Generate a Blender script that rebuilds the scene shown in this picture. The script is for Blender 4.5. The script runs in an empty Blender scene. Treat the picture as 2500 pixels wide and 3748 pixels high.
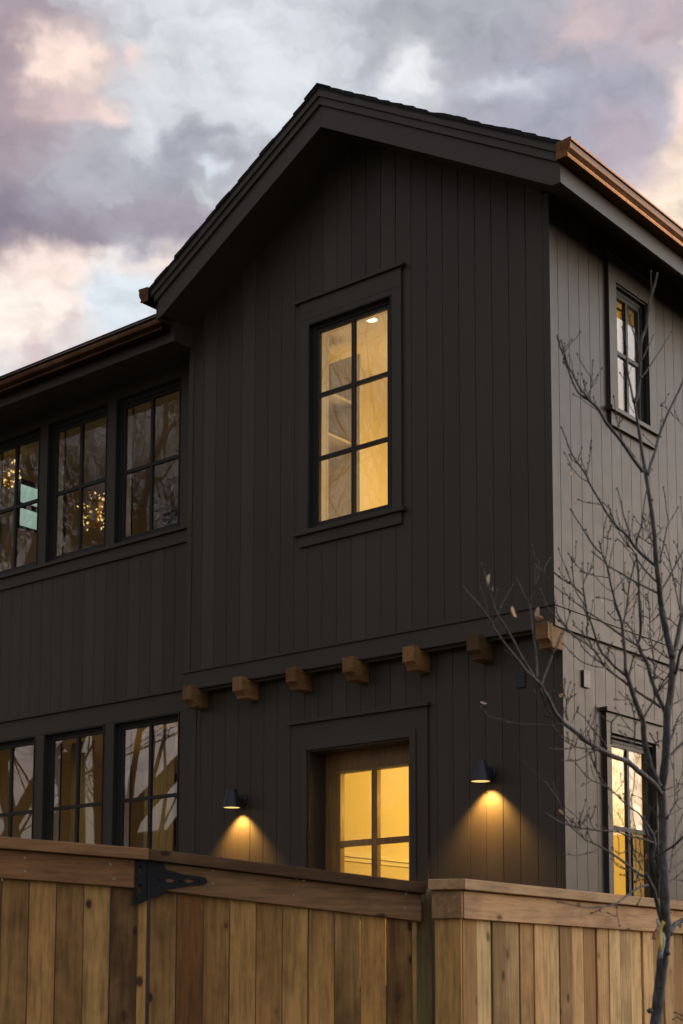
import bpy, bmesh, math, random
from mathutils import Vector, Matrix, Euler
R = math.radians
random.seed(7)
SC = bpy.context.scene
COL = SC.collection

# ------------------------------------------------------------------ camera
F_PX, PP_Y, W_PX, H_PX = 5670.83, 2983.40, 2500.0, 3748.0
YAW, PITCH, ROLL = 0.693904588, 0.117183452, 0.00196875161
CAM = Vector((5.509, -8.891, 1.300))
_f = Vector((-math.sin(YAW)*math.cos(PITCH), math.cos(YAW)*math.cos(PITCH), math.sin(PITCH)))
_r = Vector((math.cos(YAW), math.sin(YAW), 0)); _u = _r.cross(_f)
RGT = _r*math.cos(ROLL)+_u*math.sin(ROLL); UPV = -_r*math.sin(ROLL)+_u*math.cos(ROLL); FWD = _f
cd = bpy.data.cameras.new('camera'); cam = bpy.data.objects.new('camera', cd); COL.objects.link(cam)
cam.matrix_world = Matrix(((RGT.x, UPV.x, -FWD.x, CAM.x), (RGT.y, UPV.y, -FWD.y, CAM.y), (RGT.z, UPV.z, -FWD.z, CAM.z), (0, 0, 0, 1)))
cd.sensor_fit = 'VERTICAL'; cd.sensor_height = 36.0
cd.lens = 36.0*F_PX/H_PX
cd.shift_y = (PP_Y-H_PX/2)/H_PX
cd.clip_start = 0.1; cd.clip_end = 3000
cd.dof.use_dof = True; cd.dof.focus_distance = 11.0; cd.dof.aperture_fstop = 3.8
SC.camera = cam

# ------------------------------------------------------------------ world: dusk sky with broken cloud
SUN_AZ, SUN_EL = R(36), R(7)          # azimuth from +Y towards +X
SC.view_settings.view_transform = 'Standard'; SC.view_settings.look = 'None'
SC.view_settings.exposure = 0.0; SC.view_settings.gamma = 1.0
world = bpy.data.worlds.new('World'); SC.world = world; world.use_nodes = True

class NT:
    """small helper round a node tree"""
    def __init__(s, tree): s.t = tree; s.n = tree.nodes; s.l = tree.links
    def new(s, typ, **kw):
        n = s.n.new(typ)
        for k, v in kw.items(): setattr(n, k, v)
        return n
    def put(s, sock, v):
        if hasattr(v, 'is_output') or isinstance(v, bpy.types.NodeSocket): s.l.new(v, sock)
        else: sock.default_value = v
    def math(s, op, a, b=0.0, clamp=False):
        n = s.new('ShaderNodeMath', operation=op, use_clamp=clamp); s.put(n.inputs[0], a); s.put(n.inputs[1], b); return n.outputs[0]
    def vmath(s, op, a, b=(0, 0, 0)):
        n = s.new('ShaderNodeVectorMath', operation=op); s.put(n.inputs[0], a); s.put(n.inputs[1], b); return n.outputs[0]
    def noise(s, vec, scale, detail=4, rough=.55, dim='3D', col=False):
        n = s.new('ShaderNodeTexNoise', noise_dimensions=dim); s.l.new(vec, n.inputs['Vector'])
        n.inputs['Scale'].default_value = scale; n.inputs['Detail'].default_value = detail; n.inputs['Roughness'].default_value = rough
        return n.outputs['Color' if col else 'Fac']
    def ramp(s, fac, stops, interp='LINEAR'):
        n = s.new('ShaderNodeValToRGB'); n.color_ramp.interpolation = interp
        e = n.color_ramp.elements
        while len(e) < len(stops): e.new(.5)
        for i, (p, c) in enumerate(stops):
            e[i].position = p; e[i].color = (c, c, c, 1) if not hasattr(c, '__len__') else (*c[:3], 1)
        s.put(n.inputs[0], fac); return n.outputs['Color']
    def mix(s, fac, a, b, mode='MIX'):
        n = s.new('ShaderNodeMix', data_type='RGBA', blend_type=mode)
        s.put(n.inputs[0], fac)
        for sock, v in ((n.inputs[6], a), (n.inputs[7], b)):
            if isinstance(v, bpy.types.NodeSocket): s.l.new(v, sock)
            else: sock.default_value = (*v[:3], 1)
        return n.outputs[2]
    def mapping(s, vec, scale=(1, 1, 1), loc=(0, 0, 0)):
        n = s.new('ShaderNodeMapping'); s.l.new(vec, n.inputs['Vector'])
        n.inputs['Scale'].default_value = scale; n.inputs['Location'].default_value = loc
        return n.outputs[0]
def lin(r, g, b):
    return tuple(((c/255)/12.92 if c/255 <= .04045 else ((c/255+.055)/1.055)**2.4) for c in (r, g, b))

def build_world():
    nt = NT(world.node_tree); nt.n.clear()
    out = nt.new('ShaderNodeOutputWorld'); bg = nt.new('ShaderNodeBackground'); bg2 = nt.new('ShaderNodeBackground'); add = nt.new('ShaderNodeAddShader')
    sky = nt.new('ShaderNodeTexSky', sky_type='NISHITA'); sky.sun_disc = False; sky.sun_elevation = SUN_EL; sky.sun_rotation = SUN_AZ
    nt.l.new(sky.outputs[0], bg2.inputs[0]); bg2.inputs[1].default_value = 0.05
    tc = nt.new('ShaderNodeTexCoord'); d = nt.vmath('NORMALIZE', tc.outputs['Generated'])
    sep = nt.new('ShaderNodeSeparateXYZ'); nt.l.new(d, sep.inputs[0]); X, Y, Z = sep.outputs
    az = nt.math('MULTIPLY', nt.math('ARCTAN2', X, Y), 180/math.pi); el = nt.math('MULTIPLY', nt.math('ARCSINE', Z), 180/math.pi)
    cmb = nt.new('ShaderNodeCombineXYZ'); nt.l.new(nt.math('MULTIPLY', az, 1.0), cmb.inputs[0]); nt.l.new(nt.math('MULTIPLY', el, 1.35), cmb.inputs[1])
    P = cmb.outputs[0]
    # turbulent displacement of the cloud coordinates (degrees)
    w1 = nt.noise(P, .30, 5, .52, col=True); w2 = nt.noise(nt.vmath('ADD', P, (31, 7, 3)), .9, 4, .5, col=True)
    w = nt.vmath('ADD', nt.vmath('MULTIPLY', nt.vmath('SUBTRACT', w1, (.5, .5, .5)), (3.4, 2.6, 0)), nt.vmath('MULTIPLY', nt.vmath('SUBTRACT', w2, (.5, .5, .5)), (1.5, 1.3, 0)))
    Q = nt.vmath('ADD', P, w)
    sq = nt.new('ShaderNodeSeparateXYZ'); nt.l.new(Q, sq.inputs[0])
    # general broken cloud over the whole dome
    big = nt.noise(nt.vmath('ADD', Q, (11, 5, 0)), .075, 5, .55)
    base = nt.ramp(big, [(.30, lin(196, 206, 220)), (.47, lin(206, 211, 220)), (.58, lin(186, 180, 190)), (.72, lin(150, 140, 152))])
    # lower sky: warmer and duller away from the afterglow
    col = base
    B = [  # az, el, radius az, radius el, colour, strength, ragged edge
        (-41.5, 31.8, 5.0, 4.2, (214, 220, 230), 1.2, .3), (-45.5, 27.0, 9, 5, (204, 207, 216), .9, .3), (-47.2, 32.2, 2.6, 2.0, (207, 211, 218), 1.1, .4),
        (-52.6, 31.0, 3.1, 4.6, (158, 140, 148), 1.25, .45), (-52.2, 26.9, 5.2, 1.35, (128, 115, 130), 1.3, .55), (-52.6, 25.9, 2.6, .8, (128, 112, 128), 1.2, .5),
        (-48.6, 28.6, 2.8, 1.4, (170, 169, 180), 1.0, .8), (-45.6, 29.7, 2.7, 1.0, (156, 157, 169), 1.05, .8), (-46.9, 27.4, 3.2, .9, (150, 140, 153), 1.1, .6), (-44.0, 28.9, 1.5, 1.2, (172, 172, 182), .9, .8),
        (-47.9, 30.0, .8, .9, (206, 210, 219), 1.0, .8), (-44.8, 29.2, .55, .3, (208, 215, 228), 1.0, .8),
        (-50.7, 32.0, 1.35, .95, (244, 220, 210), 1.3, .4), (-50.6, 30.7, 1.9, .5, (208, 184, 182), 1.0, .6), (-49.3, 30.6, .6, .38, (232, 208, 202), 1.15, .5), (-47.9, 32.3, .45, .5, (228, 206, 202), 1.0, .6),
        (-47.0, 25.9, 4.2, .6, (240, 217, 208), 1.2, .45), (-49.6, 25.3, 3.6, .9, (246, 226, 216), 1.3, .5), (-52.8, 23.9, 2.8, 1.3, (252, 238, 228), 1.35, .45),
        (-51.6, 22.7, 1.1, 1.0, (206, 188, 188), 1.1, .8), (-50.5, 23.7, .9, .8, (214, 199, 198), 1.0, .8), (-47.9, 24.9, 1.5, 1.6, (212, 221, 231), 1.1, .5), (-52.4, 21.6, 3, .8, (226, 227, 229), 1.0, .5),
        (-35.6, 34.2, 4.4, 2.2, (163, 164, 173), 1.25, .5), (-31.0, 31.2, 4.6, 2.4, (158, 156, 171), 1.25, .5), (-38.6, 32.7, .9, .7, (168, 168, 178), 1.0, .8), (-36.9, 32.3, 1.1, .8, (226, 228, 234), 1.2, .6),
        (-33.6, 31.9, 1.7, .5, (198, 203, 214), 1.0, .6), (-30.2, 33.2, 1.3, 1.0, (196, 176, 178), .9, .6), (-27.0, 33.2, 2.2, 1.3, (182, 164, 170), 1.1, .6),
        (-26.2, 29.8, 1.0, 1.7, (242, 214, 199), 1.3, .6), (-27.0, 27.4, 2.4, 2.0, (248, 225, 203), 1.3, .6), (-28.9, 29.5, 1.5, 1.5, (172, 156, 170), 1.0, .6),
        (-26.2, 32.6, .4, .5, (232, 212, 204), 1.0, .6), (-26.2, 27.2, .5, .5, (140, 128, 146), 1.0, .6)]
    rag = nt.math('SUBTRACT', nt.noise(Q, .40, 7, .55), .5)
    for a0, e0, ra, re, c, s, k in B:
        da = nt.math('MULTIPLY', nt.math('SUBTRACT', sq.outputs[0], a0), 1/ra); de = nt.math('MULTIPLY', nt.math('SUBTRACT', sq.outputs[1], e0*1.35), 1/(re*1.35))
        r2 = nt.math('ADD', nt.math('MULTIPLY', da, da), nt.math('MULTIPLY', de, de))
        g = nt.math('MULTIPLY', nt.math('POWER', 2.718, nt.math('MULTIPLY', r2, -.75)), s)
        g = nt.math('ADD', g, nt.math('MULTIPLY', nt.math('MULTIPLY', rag, k*2.6), nt.math('POWER', 2.718, nt.math('MULTIPLY', r2, -.35))))
        mr = nt.new('ShaderNodeMapRange', interpolation_type='SMOOTHSTEP'); nt.l.new(g, mr.inputs[0]); mr.inputs[1].default_value = .04; mr.inputs[2].default_value = 1.08
        col = nt.mix(mr.outputs[0], col, lin(*c))
    fine = nt.noise(nt.mapping(Q, (1, 1.35, 1)), .62, 5, .52)
    col = nt.mix(1.0, col, nt.ramp(fine, [(.25, .80), (.5, 1.0), (.75, 1.14)]), 'MULTIPLY')
    col = nt.mix(1.0, col, (1.055, 1.02, .975), 'MULTIPLY')
    # the sky opposite the afterglow is a dull dusk grey-violet
    ctr = Vector((-math.sin(R(150)), math.cos(R(150)), .1)).normalized()
    dt = nt.new('ShaderNodeVectorMath', operation='DOT_PRODUCT'); nt.l.new(d, dt.inputs[0]); dt.inputs[1].default_value = ctr
    lowdark = nt.ramp(nt.math('MULTIPLY', el, 1/40), [(.05, .16), (.30, .34), (.62, .95), (1.0, 1.0)])
    backv = nt.ramp(dt.outputs['Value'], [(.0, 1.0), (.35, .85), (1.0, .72)])
    back = nt.mix(nt.ramp(dt.outputs['Value'], [(.0, 0.0), (.3, 1.0)]), (1, 1, 1), nt.mix(1.0, lowdark, backv, 'MULTIPLY'))
    tint = nt.mix(nt.ramp(dt.outputs['Value'], [(.0, 0.0), (.5, 1.0)]), (1, 1, 1), (1.0, .90, .88))
    col = nt.mix(1.0, col, back, 'MULTIPLY'); col = nt.mix(1.0, col, tint, 'MULTIPLY')
    # afterglow low behind the house, outside the picture to the right
    def lobe(a0, e0, ra, re, c, k):
        nonlocal col
        da = nt.math('MULTIPLY', nt.math('SUBTRACT', az, a0), 1/ra); de = nt.math('MULTIPLY', nt.math('SUBTRACT', el, e0), 1/re)
        r2 = nt.math('ADD', nt.math('MULTIPLY', da, da), nt.math('MULTIPLY', de, de))
        g = nt.math('POWER', 2.718, nt.math('MULTIPLY', r2, -1.0))
        gm = nt.mix(g, (0, 0, 0), tuple(k*x for x in c))
        col = nt.mix(1.0, col, gm, 'ADD')
    lobe(34, 3, 24, 8.5, (1.0, .84, .67), 5.0)
    lobe(-132, 11, 34, 5.5, (1.0, .70, .64), .62)
    lobe(40, 31, 30, 17, (.74, .86, 1.0), 1.9)
    da = nt.math('MULTIPLY', nt.math('SUBTRACT', az, 24), 1/16); de = nt.math('MULTIPLY', nt.math('SUBTRACT', el, 12.5), 1/1.9)
    col = nt.mix(nt.math('POWER', 2.718, nt.math('MULTIPLY', nt.math('ADD', nt.math('MULTIPLY', da, da), nt.math('MULTIPLY', de, de)), -1.0)), col, (3.6, 1.35, .75))
    below = nt.ramp(nt.math('ADD', nt.math('MULTIPLY', Z, 8.0), .6), [(.0, .12), (1.0, 1.0)])
    col = nt.mix(1.0, col, below, 'MULTIPLY')
    nt.l.new(col, bg.inputs[0]); bg.inputs[1].default_value = 1.0
    nt.l.new(bg.outputs[0], add.inputs[0]); nt.l.new(bg2.outputs[0], add.inputs[1]); nt.l.new(add.outputs[0], out.inputs[0])
build_world()
world.cycles.sampling_method = 'MANUAL'; world.cycles.sample_map_resolution = 1024

sl = bpy.data.lights.new('sun', 'SUN'); sl.energy = .55; sl.angle = R(24); sl.color = (1.0, .84, .66)
so = bpy.data.objects.new('sun', sl); COL.objects.link(so)
sd = Vector((math.sin(SUN_AZ)*math.cos(SUN_EL), math.cos(SUN_AZ)*math.cos(SUN_EL), math.sin(SUN_EL)))
so.rotation_euler = sd.to_track_quat('Z', 'Y').to_euler(); so.location = sd*60

# ------------------------------------------------------------------ materials
M = {}
def mat(name, base=(.5, .5, .5), rough=.5, metal=0.0, spec=.5, fn=None):
    m = bpy.data.materials.new(name); m.use_nodes = True
    nt = NT(m.node_tree); b = nt.n['Principled BSDF']
    b.inputs['Base Color'].default_value = (*base, 1); b.inputs['Roughness'].default_value = rough
    b.inputs['Metallic'].default_value = metal; b.inputs['Specular IOR Level'].default_value = spec
    if fn: fn(nt, b)
    M[name] = m; return m
def bump(nt, b, h, strength=.3, dist=.005):
    n = nt.new('ShaderNodeBump'); n.inputs['Strength'].default_value = strength; n.inputs['Distance'].default_value = dist
    nt.l.new(h, n.inputs['Height']); nt.l.new(n.outputs[0], b.inputs['Normal'])
def isl(nt): return nt.math('FRACT', nt.math('ADD', nt.new('ShaderNodeNewGeometry').outputs['Random Per Island'], nt.new('ShaderNodeObjectInfo').outputs['Random']))
def objc(nt): return nt.new('ShaderNodeTexCoord').outputs['Object']

def paint_fn(c, var=.16, bmp=.35):
    def fn(nt, b):
        o = objc(nt); r = isl(nt)
        grain = nt.noise(nt.mapping(o, (60, 60, 2.2)), 1.0, 4, .6)
        blot = nt.noise(nt.mapping(o, (1, 1, .45)), 1.9, 5, .6)
        v = nt.math('ADD', nt.math('MULTIPLY', nt.math('SUBTRACT', r, .5), var*2), 1.0)
        v = nt.math('MULTIPLY', v, nt.math('ADD', nt.math('MULTIPLY', nt.math('SUBTRACT', blot, .5), .5), 1.0))
        v = nt.math('MULTIPLY', v, nt.math('ADD', nt.math('MULTIPLY', nt.math('SUBTRACT', grain, .5), .14), 1.0))
        cc = nt.new('ShaderNodeCombineXYZ')
        for i in range(3): nt.l.new(v, cc.inputs[i])
        nt.l.new(nt.mix(1.0, c, cc.outputs[0], 'MULTIPLY'), b.inputs['Base Color'])
        nt.l.new(nt.math('ADD', nt.math('MULTIPLY', nt.noise(o, 9, 3), .14), .38 if bmp else .3), b.inputs['Roughness'])
        if bmp:
            h = nt.math('ADD', nt.math('MULTIPLY', grain, .6), nt.math('MULTIPLY', nt.noise(o, 140, 3), .5))
            bump(nt, b, h, bmp, .0015)
    return fn
mat('siding_paint', spec=.34, fn=paint_fn((.057, .0445, .0335), .17))
mat('trim_paint', spec=.34, fn=paint_fn((.054, .0430, .0330), .05, .2))
mat('sash_paint', spec=.25, fn=paint_fn((.029, .028, .026), .03, .05))

def wood_fn(light, dark, axis='z', sat=1.0, rough=.75, knots=True):
    def fn(nt, b):
        o = objc(nt); r = isl(nt)
        sep = nt.new('ShaderNodeCombineXYZ')
        for i, k in enumerate((13.1, 7.7, 29.3)): nt.l.new(nt.math('MULTIPLY', r, k), sep.inputs[i])
        p = nt.vmath('ADD', o, sep.outputs[0])
        sc = {'z': (1, 1, .07), 'x': (.07, 1, 1), 'y': (1, .07, 1)}[axis]
        g1 = nt.noise(nt.mapping(p, sc), 60, 5, .65); g2 = nt.noise(nt.mapping(p, sc), 14, 3, .6); g3 = nt.noise(p, 5, 4, .6)
        tone = nt.math('ADD', nt.math('MULTIPLY', nt.math('SUBTRACT', r, .5), 1.6), nt.math('ADD', nt.math('MULTIPLY', nt.math('SUBTRACT', g2, .5), 1.15), .5))
        tone = nt.math('ADD', tone, nt.math('MULTIPLY', nt.math('SUBTRACT', g3, .5), .9), clamp=True)
        c = nt.mix(tone, dark, light)
        r2 = nt.new('ShaderNodeTexWhiteNoise', noise_dimensions='1D'); nt.l.new(nt.math('MULTIPLY', r, 91.7), r2.inputs['W'])
        c = nt.mix(nt.math('MULTIPLY', r2.outputs['Value'], .45), c, tuple(x*y for x, y in zip(light, (1.0, .68, .48))))
        c = nt.mix(nt.ramp(g1, [(.36, .42), (.56, 0.0)]), c, tuple(x*.45 for x in dark))
        if knots:
            vn = nt.new('ShaderNodeTexVoronoi'); nt.l.new(nt.mapping(p, {'z': (1, 1, .62), 'x': (.62, 1, 1), 'y': (1, .62, 1)}[axis]), vn.inputs['Vector']); vn.inputs['Scale'].default_value = 9.5
            kd = nt.math('ADD', vn.outputs['Distance'], nt.math('MULTIPLY', nt.math('SUBTRACT', nt.noise(p, 22, 3), .5), .09))
            k = nt.ramp(kd, [(.06, 1.0), (.12, .85), (.16, .2), (.24, 0.0)])
            sc3 = nt.new('ShaderNodeSeparateXYZ'); nt.l.new(vn.outputs['Color'], sc3.inputs[0])
            c = nt.mix(nt.math('MULTIPLY', k, nt.ramp(sc3.outputs[0], [(.36, 0.0), (.46, .6), (.85, .95)])), c, tuple(x*.22 for x in dark))
        stain = nt.noise(nt.mapping(p, tuple(.5+.5*x for x in sc)), 3.2, 5, .65)
        c = nt.mix(nt.ramp(stain, [(.50, 0.0), (.66, .45)]), c, tuple(x*.55 for x in dark))
        nt.l.new(c, b.inputs['Base Color'])
        bump(nt, b, g1, .5, .003)
    return fn
CED_L, CED_D = (.60, .355, .120), (.085, .042, .015)
mat('cedar_vertical', rough=.75, spec=.3, fn=wood_fn(CED_L, CED_D, 'z'))
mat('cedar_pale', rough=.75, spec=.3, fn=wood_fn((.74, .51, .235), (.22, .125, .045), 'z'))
mat('cedar_horizontal', rough=.75, spec=.3, fn=wood_fn((.31, .17, .078), (.095, .048, .021), 'x'))
mat('cedar_along_y', rough=.72, spec=.35, fn=wood_fn((.56, .355, .18), (.23, .135, .062), 'y'))
mat('post_wood', rough=.85, spec=.2, fn=wood_fn((.36, .31, .16), (.20, .17, .09), 'z', knots=False))
mat('corbel_wood', rough=.7, spec=.3, fn=wood_fn((.32, .195, .078), (.11, .06, .022), 'y', knots=False))
mat('door_wood', rough=.4, spec=.5, fn=wood_fn((.48, .30, .10), (.22, .125, .042), 'z', knots=False))

def copper_fn(nt, b):
    o = objc(nt); s = nt.noise(nt.mapping(o, (1, 60, 14)), 1.0, 4, .6); s2 = nt.noise(nt.mapping(o, (60, 1, 14)), 1.0, 4, .6); bl = nt.noise(o, 4, 4)
    t = nt.math('ADD', nt.math('MULTIPLY', s, .35), nt.math('ADD', nt.math('MULTIPLY', s2, .35), nt.math('MULTIPLY', bl, .3)))
    nt.l.new(nt.ramp(t, [(.3, (.045, .020, .009)), (.52, (.11, .052, .022)), (.7, (.24, .12, .054))]), b.inputs['Base Color'])
    nt.l.new(nt.math('ADD', nt.math('MULTIPLY', bl, .20), .24), b.inputs['Roughness'])
    bump(nt, b, nt.noise(o, 22, 3), .25, .004)
mat('copper', metal=1.0, rough=.36, fn=copper_fn)
def shingle_fn(nt, b):
    o = objc(nt); n = nt.noise(o, 90, 4); nt.l.new(nt.ramp(n, [(.3, (.012, .012, .013)), (.7, (.04, .039, .04))]), b.inputs['Base Color']); bump(nt, b, n, .8, .004)
mat('shingle', rough=.95, spec=.2, fn=shingle_fn)
def bark_fn(nt, b):
    o = objc(nt); n = nt.noise(nt.mapping(o, (1, 1, .35)), 60, 5, .6); r = nt.noise(nt.mapping(o, (1, 1, 4)), 18, 3)
    c = nt.ramp(n, [(.3, (.036, .033, .031)), (.55, (.085, .080, .079)), (.75, (.19, .185, .185))])
    nt.l.new(nt.mix(nt.ramp(r, [(.58, 0.0), (.68, .6)]), c, (.05, .035, .028)), b.inputs['Base Color']); bump(nt, b, n, .6, .002)
mat('bark', rough=.7, spec=.35, fn=bark_fn)
mat('twig_bark', rough=.6, spec=.35, fn=lambda nt, b: nt.l.new(nt.ramp(nt.noise(objc(nt), 7, 3), [(.35, (.035, .025, .023)), (.7, (.080, .062, .056))]), b.inputs['Base Color']))
mat('far_bark', rough=.9, spec=.1, fn=lambda nt, b: nt.l.new(nt.ramp(nt.noise(objc(nt), 3, 3), [(.35, (.03, .025, .02)), (.7, (.07, .058, .045))]), b.inputs['Base Color']))
mat('dry_leaf', rough=.8, fn=lambda nt, b: nt.l.new(nt.ramp(isl(nt), [(0, (.62, .50, .34)), (.5, (.50, .22, .06)), (1, (.72, .64, .50))]), b.inputs['Base Color']))
mat('black_metal', (.006, .007, .009), .55, 0, .3)
mat('lamp_metal', (.022, .024, .030), .42, .2, .5)
mat('screw_steel', (.42, .42, .42), .35, .9)
mat('brass', (.7, .5, .2), .3, 1.0)
def wall_fn(c):
    def fn(nt, b):
        o = objc(nt); n = nt.noise(o, 2.0, 4); nt.l.new(nt.mix(nt.math('MULTIPLY', n, .25), c, tuple(x*.7 for x in c)), b.inputs['Base Color']); bump(nt, b, nt.noise(o, 120, 3), .25, .001)
    return fn
mat('plaster', rough=.85, spec=.2, fn=wall_fn((.72, .66, .52)))
mat('inner_white', rough=.5, spec=.4, fn=wall_fn((.80, .77, .68)))
mat('inner_dark', rough=.9, spec=.1, fn=wall_fn((.10, .085, .065)))
mat('inner_floor', rough=.5, spec=.3, fn=wood_fn((.25, .15, .07), (.12, .07, .03), 'x', knots=False))
mat('curtain', rough=.9, spec=.1, fn=wall_fn((.62, .42, .14)))
mat('ribbon_yellow', (.85, .62, .12), .6); mat('ribbon_pale', (.42, .42, .46), .6)
mat('ribbon_red', rough=.6, fn=lambda nt, b: nt.l.new(nt.ramp(nt.noise(objc(nt), 60, 2), [(.45, (.55, .05, .04)), (.55, (.60, .50, .48))]), b.inputs['Base Color']))
mat('plate_paint', rough=.45, spec=.6, fn=wall_fn((.085, .052, .044)))
mat('plate_dark', (.020, .022, .026), .5)
def ground_fn(nt, b):
    o = objc(nt); n = nt.noise(o, .5, 6); f = nt.noise(o, 30, 4)
    c = nt.mix(nt.ramp(n, [(.4, 0.0), (.6, 1.0)]), (.05, .055, .025), (.10, .085, .05)); nt.l.new(nt.mix(nt.math('MULTIPLY', f, .6), c, (.03, .028, .018)), b.inputs['Base Color']); bump(nt, b, f, .8, .03)
mat('lawn', rough=.95, spec=.1, fn=ground_fn)
def conc_fn(nt, b):
    o = objc(nt); n = nt.noise(o, 3, 6); f = nt.noise(o, 60, 3); nt.l.new(nt.ramp(n, [(.3, (.30, .29, .27)), (.7, (.42, .41, .38))]), b.inputs['Base Color']); bump(nt, b, f, .3, .003)
mat('concrete', rough=.85, spec=.2, fn=conc_fn)
mat('far_house_paint', rough=.9, spec=.1, fn=wall_fn((.09, .07, .06)))

def emis(name, c, k):
    m = bpy.data.materials.new(name); m.use_nodes = True; nt = NT(m.node_tree); nt.n.clear()
    e = nt.new('ShaderNodeEmission'); e.inputs[0].default_value = (*c, 1); e.inputs[1].default_value = k
    o = nt.new('ShaderNodeOutputMaterial'); nt.l.new(e.outputs[0], o.inputs[0]); M[name] = m
emis('lamp_glow', (1.0, .62, .20), 1.35); emis('downlight_glow', (1.0, .82, .45), 4.0); emis('crystal_glow', (1.0, .72, .26), 1.1)

def glass(name, wav=0.0, scale=5.0, f0=.045, tint=(1, 1, 1)):
    m = bpy.data.materials.new(name); m.use_nodes = True; nt = NT(m.node_tree); nt.n.clear()
    o = nt.new('ShaderNodeOutputMaterial'); t = nt.new('ShaderNodeBsdfTransparent'); g = nt.new('ShaderNodeBsdfGlossy'); mx = nt.new('ShaderNodeMixShader')
    t.inputs[0].default_value = (*tint, 1); g.inputs['Roughness'].default_value = 0.0; g.inputs['Color'].default_value = (1, 1, 1, 1)
    ge = nt.new('ShaderNodeNewGeometry'); dp = nt.new('ShaderNodeVectorMath', operation='DOT_PRODUCT'); nt.l.new(ge.outputs['Incoming'], dp.inputs[0]); nt.l.new(ge.outputs['Normal'], dp.inputs[1])
    c = nt.math('SUBTRACT', 1.0, nt.math('ABSOLUTE', dp.outputs['Value'])); fac = nt.math('ADD', nt.math('MULTIPLY', nt.math('POWER', c, 5.0), 1-f0), f0)
    if wav:
        oc = objc(nt); n = nt.noise(nt.mapping(oc, (1, 1, .5)), scale, 2, .5)
        bp = nt.new('ShaderNodeBump'); bp.inputs['Strength'].default_value = wav; bp.inputs['Distance'].default_value = .02; nt.l.new(n, bp.inputs['Height'])
        nt.l.new(bp.outputs[0], g.inputs['Normal'])
    nt.l.new(fac, mx.inputs[0]); nt.l.new(t.outputs[0], mx.inputs[1]); nt.l.new(g.outputs[0], mx.inputs[2]); nt.l.new(mx.outputs[0], o.inputs[0])
    M[name] = m
glass('glass_wavy', .034, 5.0, .07); glass('glass_front', .006, 3.0, .095); glass('glass_clear', 0, 3.0, .022); glass('glass_side', 0, 3.0, .055); glass('glass_door', .0, 1, .02); glass('glass_green', 0, 1, .03, (.66, .78, .68))

# ------------------------------------------------------------------ mesh helpers
class MB:
    def __init__(s): s.bm = bmesh.new()
    def poly_prism(s, pts_a, pts_b):
        """closed prism between two matching rings"""
        bm = s.bm; a = [bm.verts.new(p) for p in pts_a]; b = [bm.verts.new(p) for p in pts_b]; n = len(a)
        bm.faces.new(a[::-1]); bm.faces.new(b)
        for i in range(n): bm.faces.new((a[i], a[(i+1) % n], b[(i+1) % n], b[i]))
        return s
    def box(s, x0, x1, y0, y1, z0, z1, T=None):
        T = T or (lambda a, b, c: (a, b, c))
        return s.poly_prism([T(x0, y0, z0), T(x1, y0, z0), T(x1, y0, z1), T(x0, y0, z1)], [T(x0, y1, z0), T(x1, y1, z0), T(x1, y1, z1), T(x0, y1, z1)])
    def quad(s, *p): s.bm.faces.new([s.bm.verts.new(q) for q in p]); return s
    def tube(s, pts, rads, n=6, cap=True):
        pts = [Vector(p) for p in pts]; rings = []; prev = None
        for i, p in enumerate(pts):
            t = (pts[min(i+1, len(pts)-1)]-pts[max(i-1, 0)]).normalized()
            if prev is None:
                a = Vector((0, 0, 1)) if abs(t.z) < .9 else Vector((1, 0, 0)); x = t.cross(a).normalized()
            else: x = (prev-t*prev.dot(t)).normalized()
            prev = x; y = t.cross(x)
            rings.append([s.bm.verts.new(p+(x*math.cos(2*math.pi*k/n)+y*math.sin(2*math.pi*k/n))*rads[i]) for k in range(n)])
        for i in range(len(rings)-1):
            for k in range(n): s.bm.faces.new((rings[i][k], rings[i][(k+1) % n], rings[i+1][(k+1) % n], rings[i+1][k]))
        if cap and n > 2: s.bm.faces.new(rings[0][::-1]); s.bm.faces.new(rings[-1])
        return s
    def lathe(s, prof, c, n=32, axis='z'):
        c = Vector(c); rings = []
        for r, h in prof:
            ring = []
            for k in range(n):
                a = 2*math.pi*k/n
                v = (r*math.cos(a), r*math.sin(a), h) if axis == 'z' else (r*math.cos(a), h, r*math.sin(a))
                ring.append(s.bm.verts.new(c+Vector(v)))
            rings.append(ring)
        for i in range(len(rings)-1):
            for k in range(n): s.bm.faces.new((rings[i][k], rings[i][(k+1) % n], rings[i+1][(k+1) % n], rings[i+1][k]))
        return s
    def build(s, name, material, parent=None, smooth=False, bevel=0, recalc=True, origin=None):
        if recalc: bmesh.ops.recalc_face_normals(s.bm, faces=s.bm.faces)
        if origin is not None: bmesh.ops.translate(s.bm, verts=s.bm.verts, vec=-Vector(origin))
        me = bpy.data.meshes.new(name); s.bm.to_mesh(me); s.bm.free()
        if smooth: me.polygons.foreach_set('use_smooth', [True]*len(me.polygons))
        me.materials.append(M[material] if isinstance(material, str) else material)
        o = bpy.data.objects.new(name, me); COL.objects.link(o)
        if origin is not None: o.location = origin
        if parent:
            o.parent = parent
            if origin is None or True:
                inv = Matrix.Translation(parent['_loc']) if '_loc' in parent else None
        if bevel:
            md = o.modifiers.new('bevel', 'BEVEL'); md.width = bevel; md.segments = 2; md.limit_method = 'ANGLE'
        return o
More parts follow.
